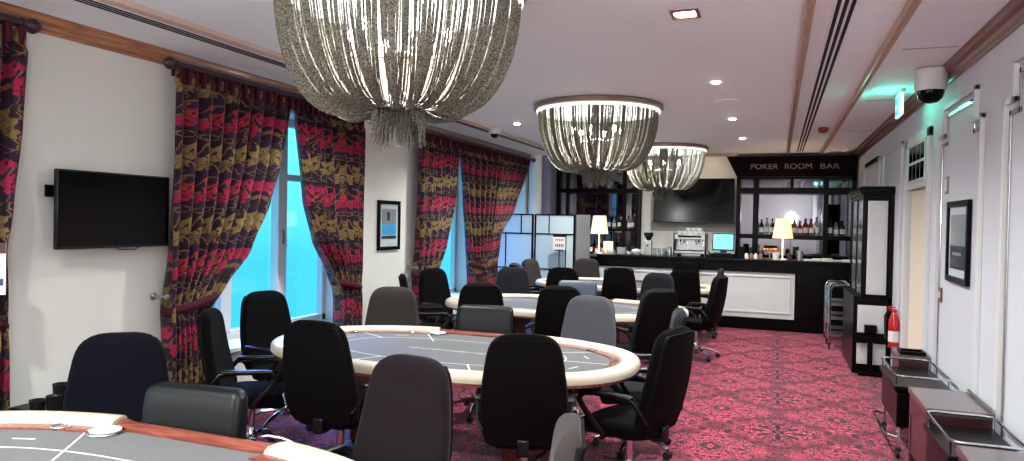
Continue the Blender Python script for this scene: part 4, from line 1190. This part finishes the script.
# crockery
cup(-2.84, YC - .05, 1.171, 'white cup nearest the left table lamp on the bar', None, r=.06, h=.085)
simple('storage_box', MB().box(-.075, .075, -.06, .06, 0, .11).box(-.08, .08, -.065, .065, .1, .12), M['steel'], 'small silver box on the bar between white cup and white bowl', 'box', bevel=.006, loc=(-2.64, YC, 1.171))
cup(-2.50, YC - .08, 1.171, 'small white cup between the silver box and the white bowl', None, r=.035, h=.05)
m_ = MB(); m_.lathe([(.001, 0), (.05, 0), (.085, .04), (.09, .07), (.07, .095), (.03, .105), (.001, .11)], n=20); m_.tube([(.08, 0, .05), (.13, 0, .08), (.14, 0, .10)], .012, 8)
simple('teapot', m_, M['ceramic'], 'white teapot on the bar left of the grinder', 'teapot', loc=(-2.36, YC - .06, 1.171))
for k in range(3):
    m_ = MB(); m_.lathe([(.001, 0), (.03, 0), (.038, .13), (.035, .13), (.027, .006), (.001, .006)], n=14)
    simple('drinking_glass', m_, M['acrylic'], 'clear drinking glass in the row between grinder and plates', 'glass', 'glasses beside the grinder', loc=(-2.03 + k * .085, YC - .09, 1.171))
for k in range(6):
    m_ = MB(); m_.lathe([(.001, 0), (.05, 0), (.085, .012), (.086, .015), (.05, .006), (.001, .006)], n=20)
    simple('saucer', m_, M['ceramic'], 'white saucer in the stack left of the espresso machine', 'saucer', 'stacked saucers by the espresso machine', loc=(-1.84, YC + .08, 1.171 + k * .0125))
m_ = MB(); m_.lathe([(.001, 0), (.04, 0), (.045, .10), (.035, .14), (.04, .16), (.036, .16), (.03, .14), (.001, .02)], n=16); m_.tube([(.04, 0, .14), (.075, 0, .12), (.07, 0, .05), (.043, 0, .04)], .005, 6)
simple('milk_jug', m_, M['steel'], 'steel milk jug immediately left of the espresso machine', 'jug', loc=(-1.76, YC - .14, 1.171))
# register
t = thing('cash_register', 'till with bright cyan screen on the bar', 'cash register', (-.86, YC, 1.171), -5)
MB().box(-.2, .2, -.15, .2, 0, .07).build('cash_drawer', M['black'], t, bevel=.008)
MB().box(-.05, .05, .0, .06, .07, .16).build('stand', M['plastic'], t, bevel=.008)
mo = MB().box(-.185, .185, -.01, .03, .12, .42).build('monitor', M['plastic'], t, bevel=.008)
MB().box(-.165, .165, -.014, -.009, .145, .40).build('screen', M['screen_on'], mo, smooth=False)
MB().box(-.14, .14, -.14, -.03, .07, .085).build('keyboard', M['blueink'], t, bevel=.004)
simple('desk_speaker', MB().box(-.055, .055, -.05, .05, 0, .2), M['black'], 'small black speaker right of the till', 'speaker', bevel=.008, loc=(-.56, YC + .02, 1.171))
t = thing('card_terminal', 'small black card terminal left of the till', 'card terminal', (-1.105, YC - .12, 1.171))
MB().box(-.03, .03, -.05, .05, 0, .1).build('body', M['black'], t, bevel=.008); MB().box(-.02, .02, -.053, -.049, .05, .09).build('display', M['grill'], t, smooth=False)
# pastries and stands
t = thing('cake_stand', 'cake stand with pastries left of the right table lamp', 'cake stand', (-.10, YC + .06, 1.171))
MB().lathe([(.001, 0), (.07, 0), (.07, .01), (.015, .02), (.015, .11), (.15, .12), (.15, .13), (.001, .13)], n=22).build('stand', M['steel'], t)
for k in range(7):
    a = 2 * PI * k / 6
    x_, y_ = (.09 * math.cos(a), .09 * math.sin(a)) if k < 6 else (0, 0)
    simple('pastry', MB().lathe([(.001, 0), (.03, 0), (.038, .02), (.03, .045), (.001, .055)], n=12), M['pastry'], 'small brown pastry on the cake stand', 'pastry', 'pastries on the cake stand', loc=(-.10 + x_, YC + .06 + y_, 1.3015))
for k in range(4):
    m_ = MB(); m_.lathe([(.001, 0), (.03, 0), (.035, .05), (.02, .09), (.001, .1)], n=14)
    simple('sugar_jar', m_, M['pastry' if k % 2 else 'ceramic'], 'small %s jar in the cluster right of the black speaker' % ('brown' if k % 2 else 'white'), 'jar', '%s jars right of the black speaker' % ('brown' if k % 2 else 'white'), loc=(-.47 + k * .075, YC - .13 + (k % 2) * .06, 1.171))
simple('ice_bucket', MB().lathe([(.001, 0), (.05, 0), (.062, .12), (.06, .12), (.046, .006), (.001, .006)], n=20), M['ceramic'], 'white bucket just left of the right lamp stem', 'bucket', loc=(.0, 12.47, 1.171))
simple('tea_tin', MB().box(-.04, .04, -.04, .04, 0, .10).lathe([(.001, .1), (.03, .1), (.025, .12), (.001, .12)]), M['brownink'], 'small brown tin just right of the right lamp stem', 'tin', bevel=.004, loc=(.21, 12.50, 1.171))
simple('canister', MB().lathe([(.001, 0), (.055, 0), (.055, .14), (.058, .14), (.058, .165), (.001, .17)], n=20), M['steel'], 'grey canister right of the brown tin on the bar', 'canister', loc=(.36, 12.52, 1.171))
rnd = random.Random(11)
for k in range(5):
    simple('folded_napkin', MB().prism([(p[0], p[1]) for p in rrect(.15, .12, .015, 2)], 0, .028 + .012 * (k % 3)), M['card'], 'folded white napkin pile at the right end of the bar', 'napkin', 'white napkin piles on the right end of the bar', loc=(.50 + k * .145, 12.56 + .05 * (k % 2), 1.171), bevel=.006)
simple('menu_card', MB().box(-.09, .09, -.006, .006, 0, .22), M['card'], 'white card standing behind the left table lamp', 'menu card', smooth=False, loc=(-2.93, 12.85, 1.171))

# frosted folding screen and small sign stand
t = thing('folding_screen', 'folding screen of frosted panels in black frames left of the bar', 'screen', (-4.93, 12.14, 0))
cell = [(.0, .76), (.78, 1.55)]
for k, (xa, xb) in enumerate(cell):
    y_ = 0 if k == 0 else 0
    b = MB(); f_ = .032
    b.box(xa, xa + f_, 0, .03, .02, 1.87).box(xb - f_, xb, 0, .03, .02, 1.87)
    zs = [.02, .44, .86, 1.50, 1.85]
    for z_ in zs: b.box(xa, xb, 0, .03, z_, z_ + .022)
    vx = [(.30, .60, 1, 2), (.22, .22, 2, 3), (.52, .3, 3, 4)] if k == 0 else [(.3, .3, 1, 2), (.6, .6, 2, 3), (.28, .3, 3, 4)]
    for v_, _, i0, i1 in vx: b.box(xa + v_ - .01, xa + v_ + .01, .004, .026, zs[i0], zs[i1])
    lf = b.build('leaf_frame', M['black'], t, smooth=False)
    MB().box(xa + .01, xb - .01, .012, .018, .03, 1.86).build('frosted_panel', M['frost'], lf, smooth=False)
b = MB(); b.loft([[(1.56, .02, z), (1.58, .0, z), (1.76, .27, z), (1.74, .29, z)] for z in (.02, 1.87)])
b.build('return_leaf', mat('return_leaf_grey', (120, 118, 122), .5), t, smooth=False)
t = thing('sign_stand', 'small pinkish notice on a thin black stand before the frosted screen', 'sign', (-3.62, 11.98, 0), 12)
MB().lathe([(.001, 0), (.11, 0), (.11, .01), (.012, .02), (.009, .03), (.009, 1.25), (.001, 1.25)], n=16).build('stand_pole', M['black'], t)
MB().box(-.11, .11, -.02, -.008, 1.24, 1.50).build('notice_card', M['pinkcard'], t, smooth=False)
b = MB(); b.box(-.11, .11, -.024, -.0, 1.47, 1.52).box(-.08, .08, -.024, 0, 1.22, 1.24); b.build('card_clip', M['black'], t, smooth=False)
b = MB()
for j, (z_, h_) in enumerate(((1.40, .03), (1.29, .05))):
    for k in range(5): b.box(-.07 + k * .032, -.05 + k * .032, -.0225, -.0195, z_, z_ + h_)
b.build('printing', M['ink'], t, smooth=False)
# empty the leftovers
for o in list(bpy.data.objects):
    if o.type == 'EMPTY' and not o.children: bpy.data.objects.remove(o)
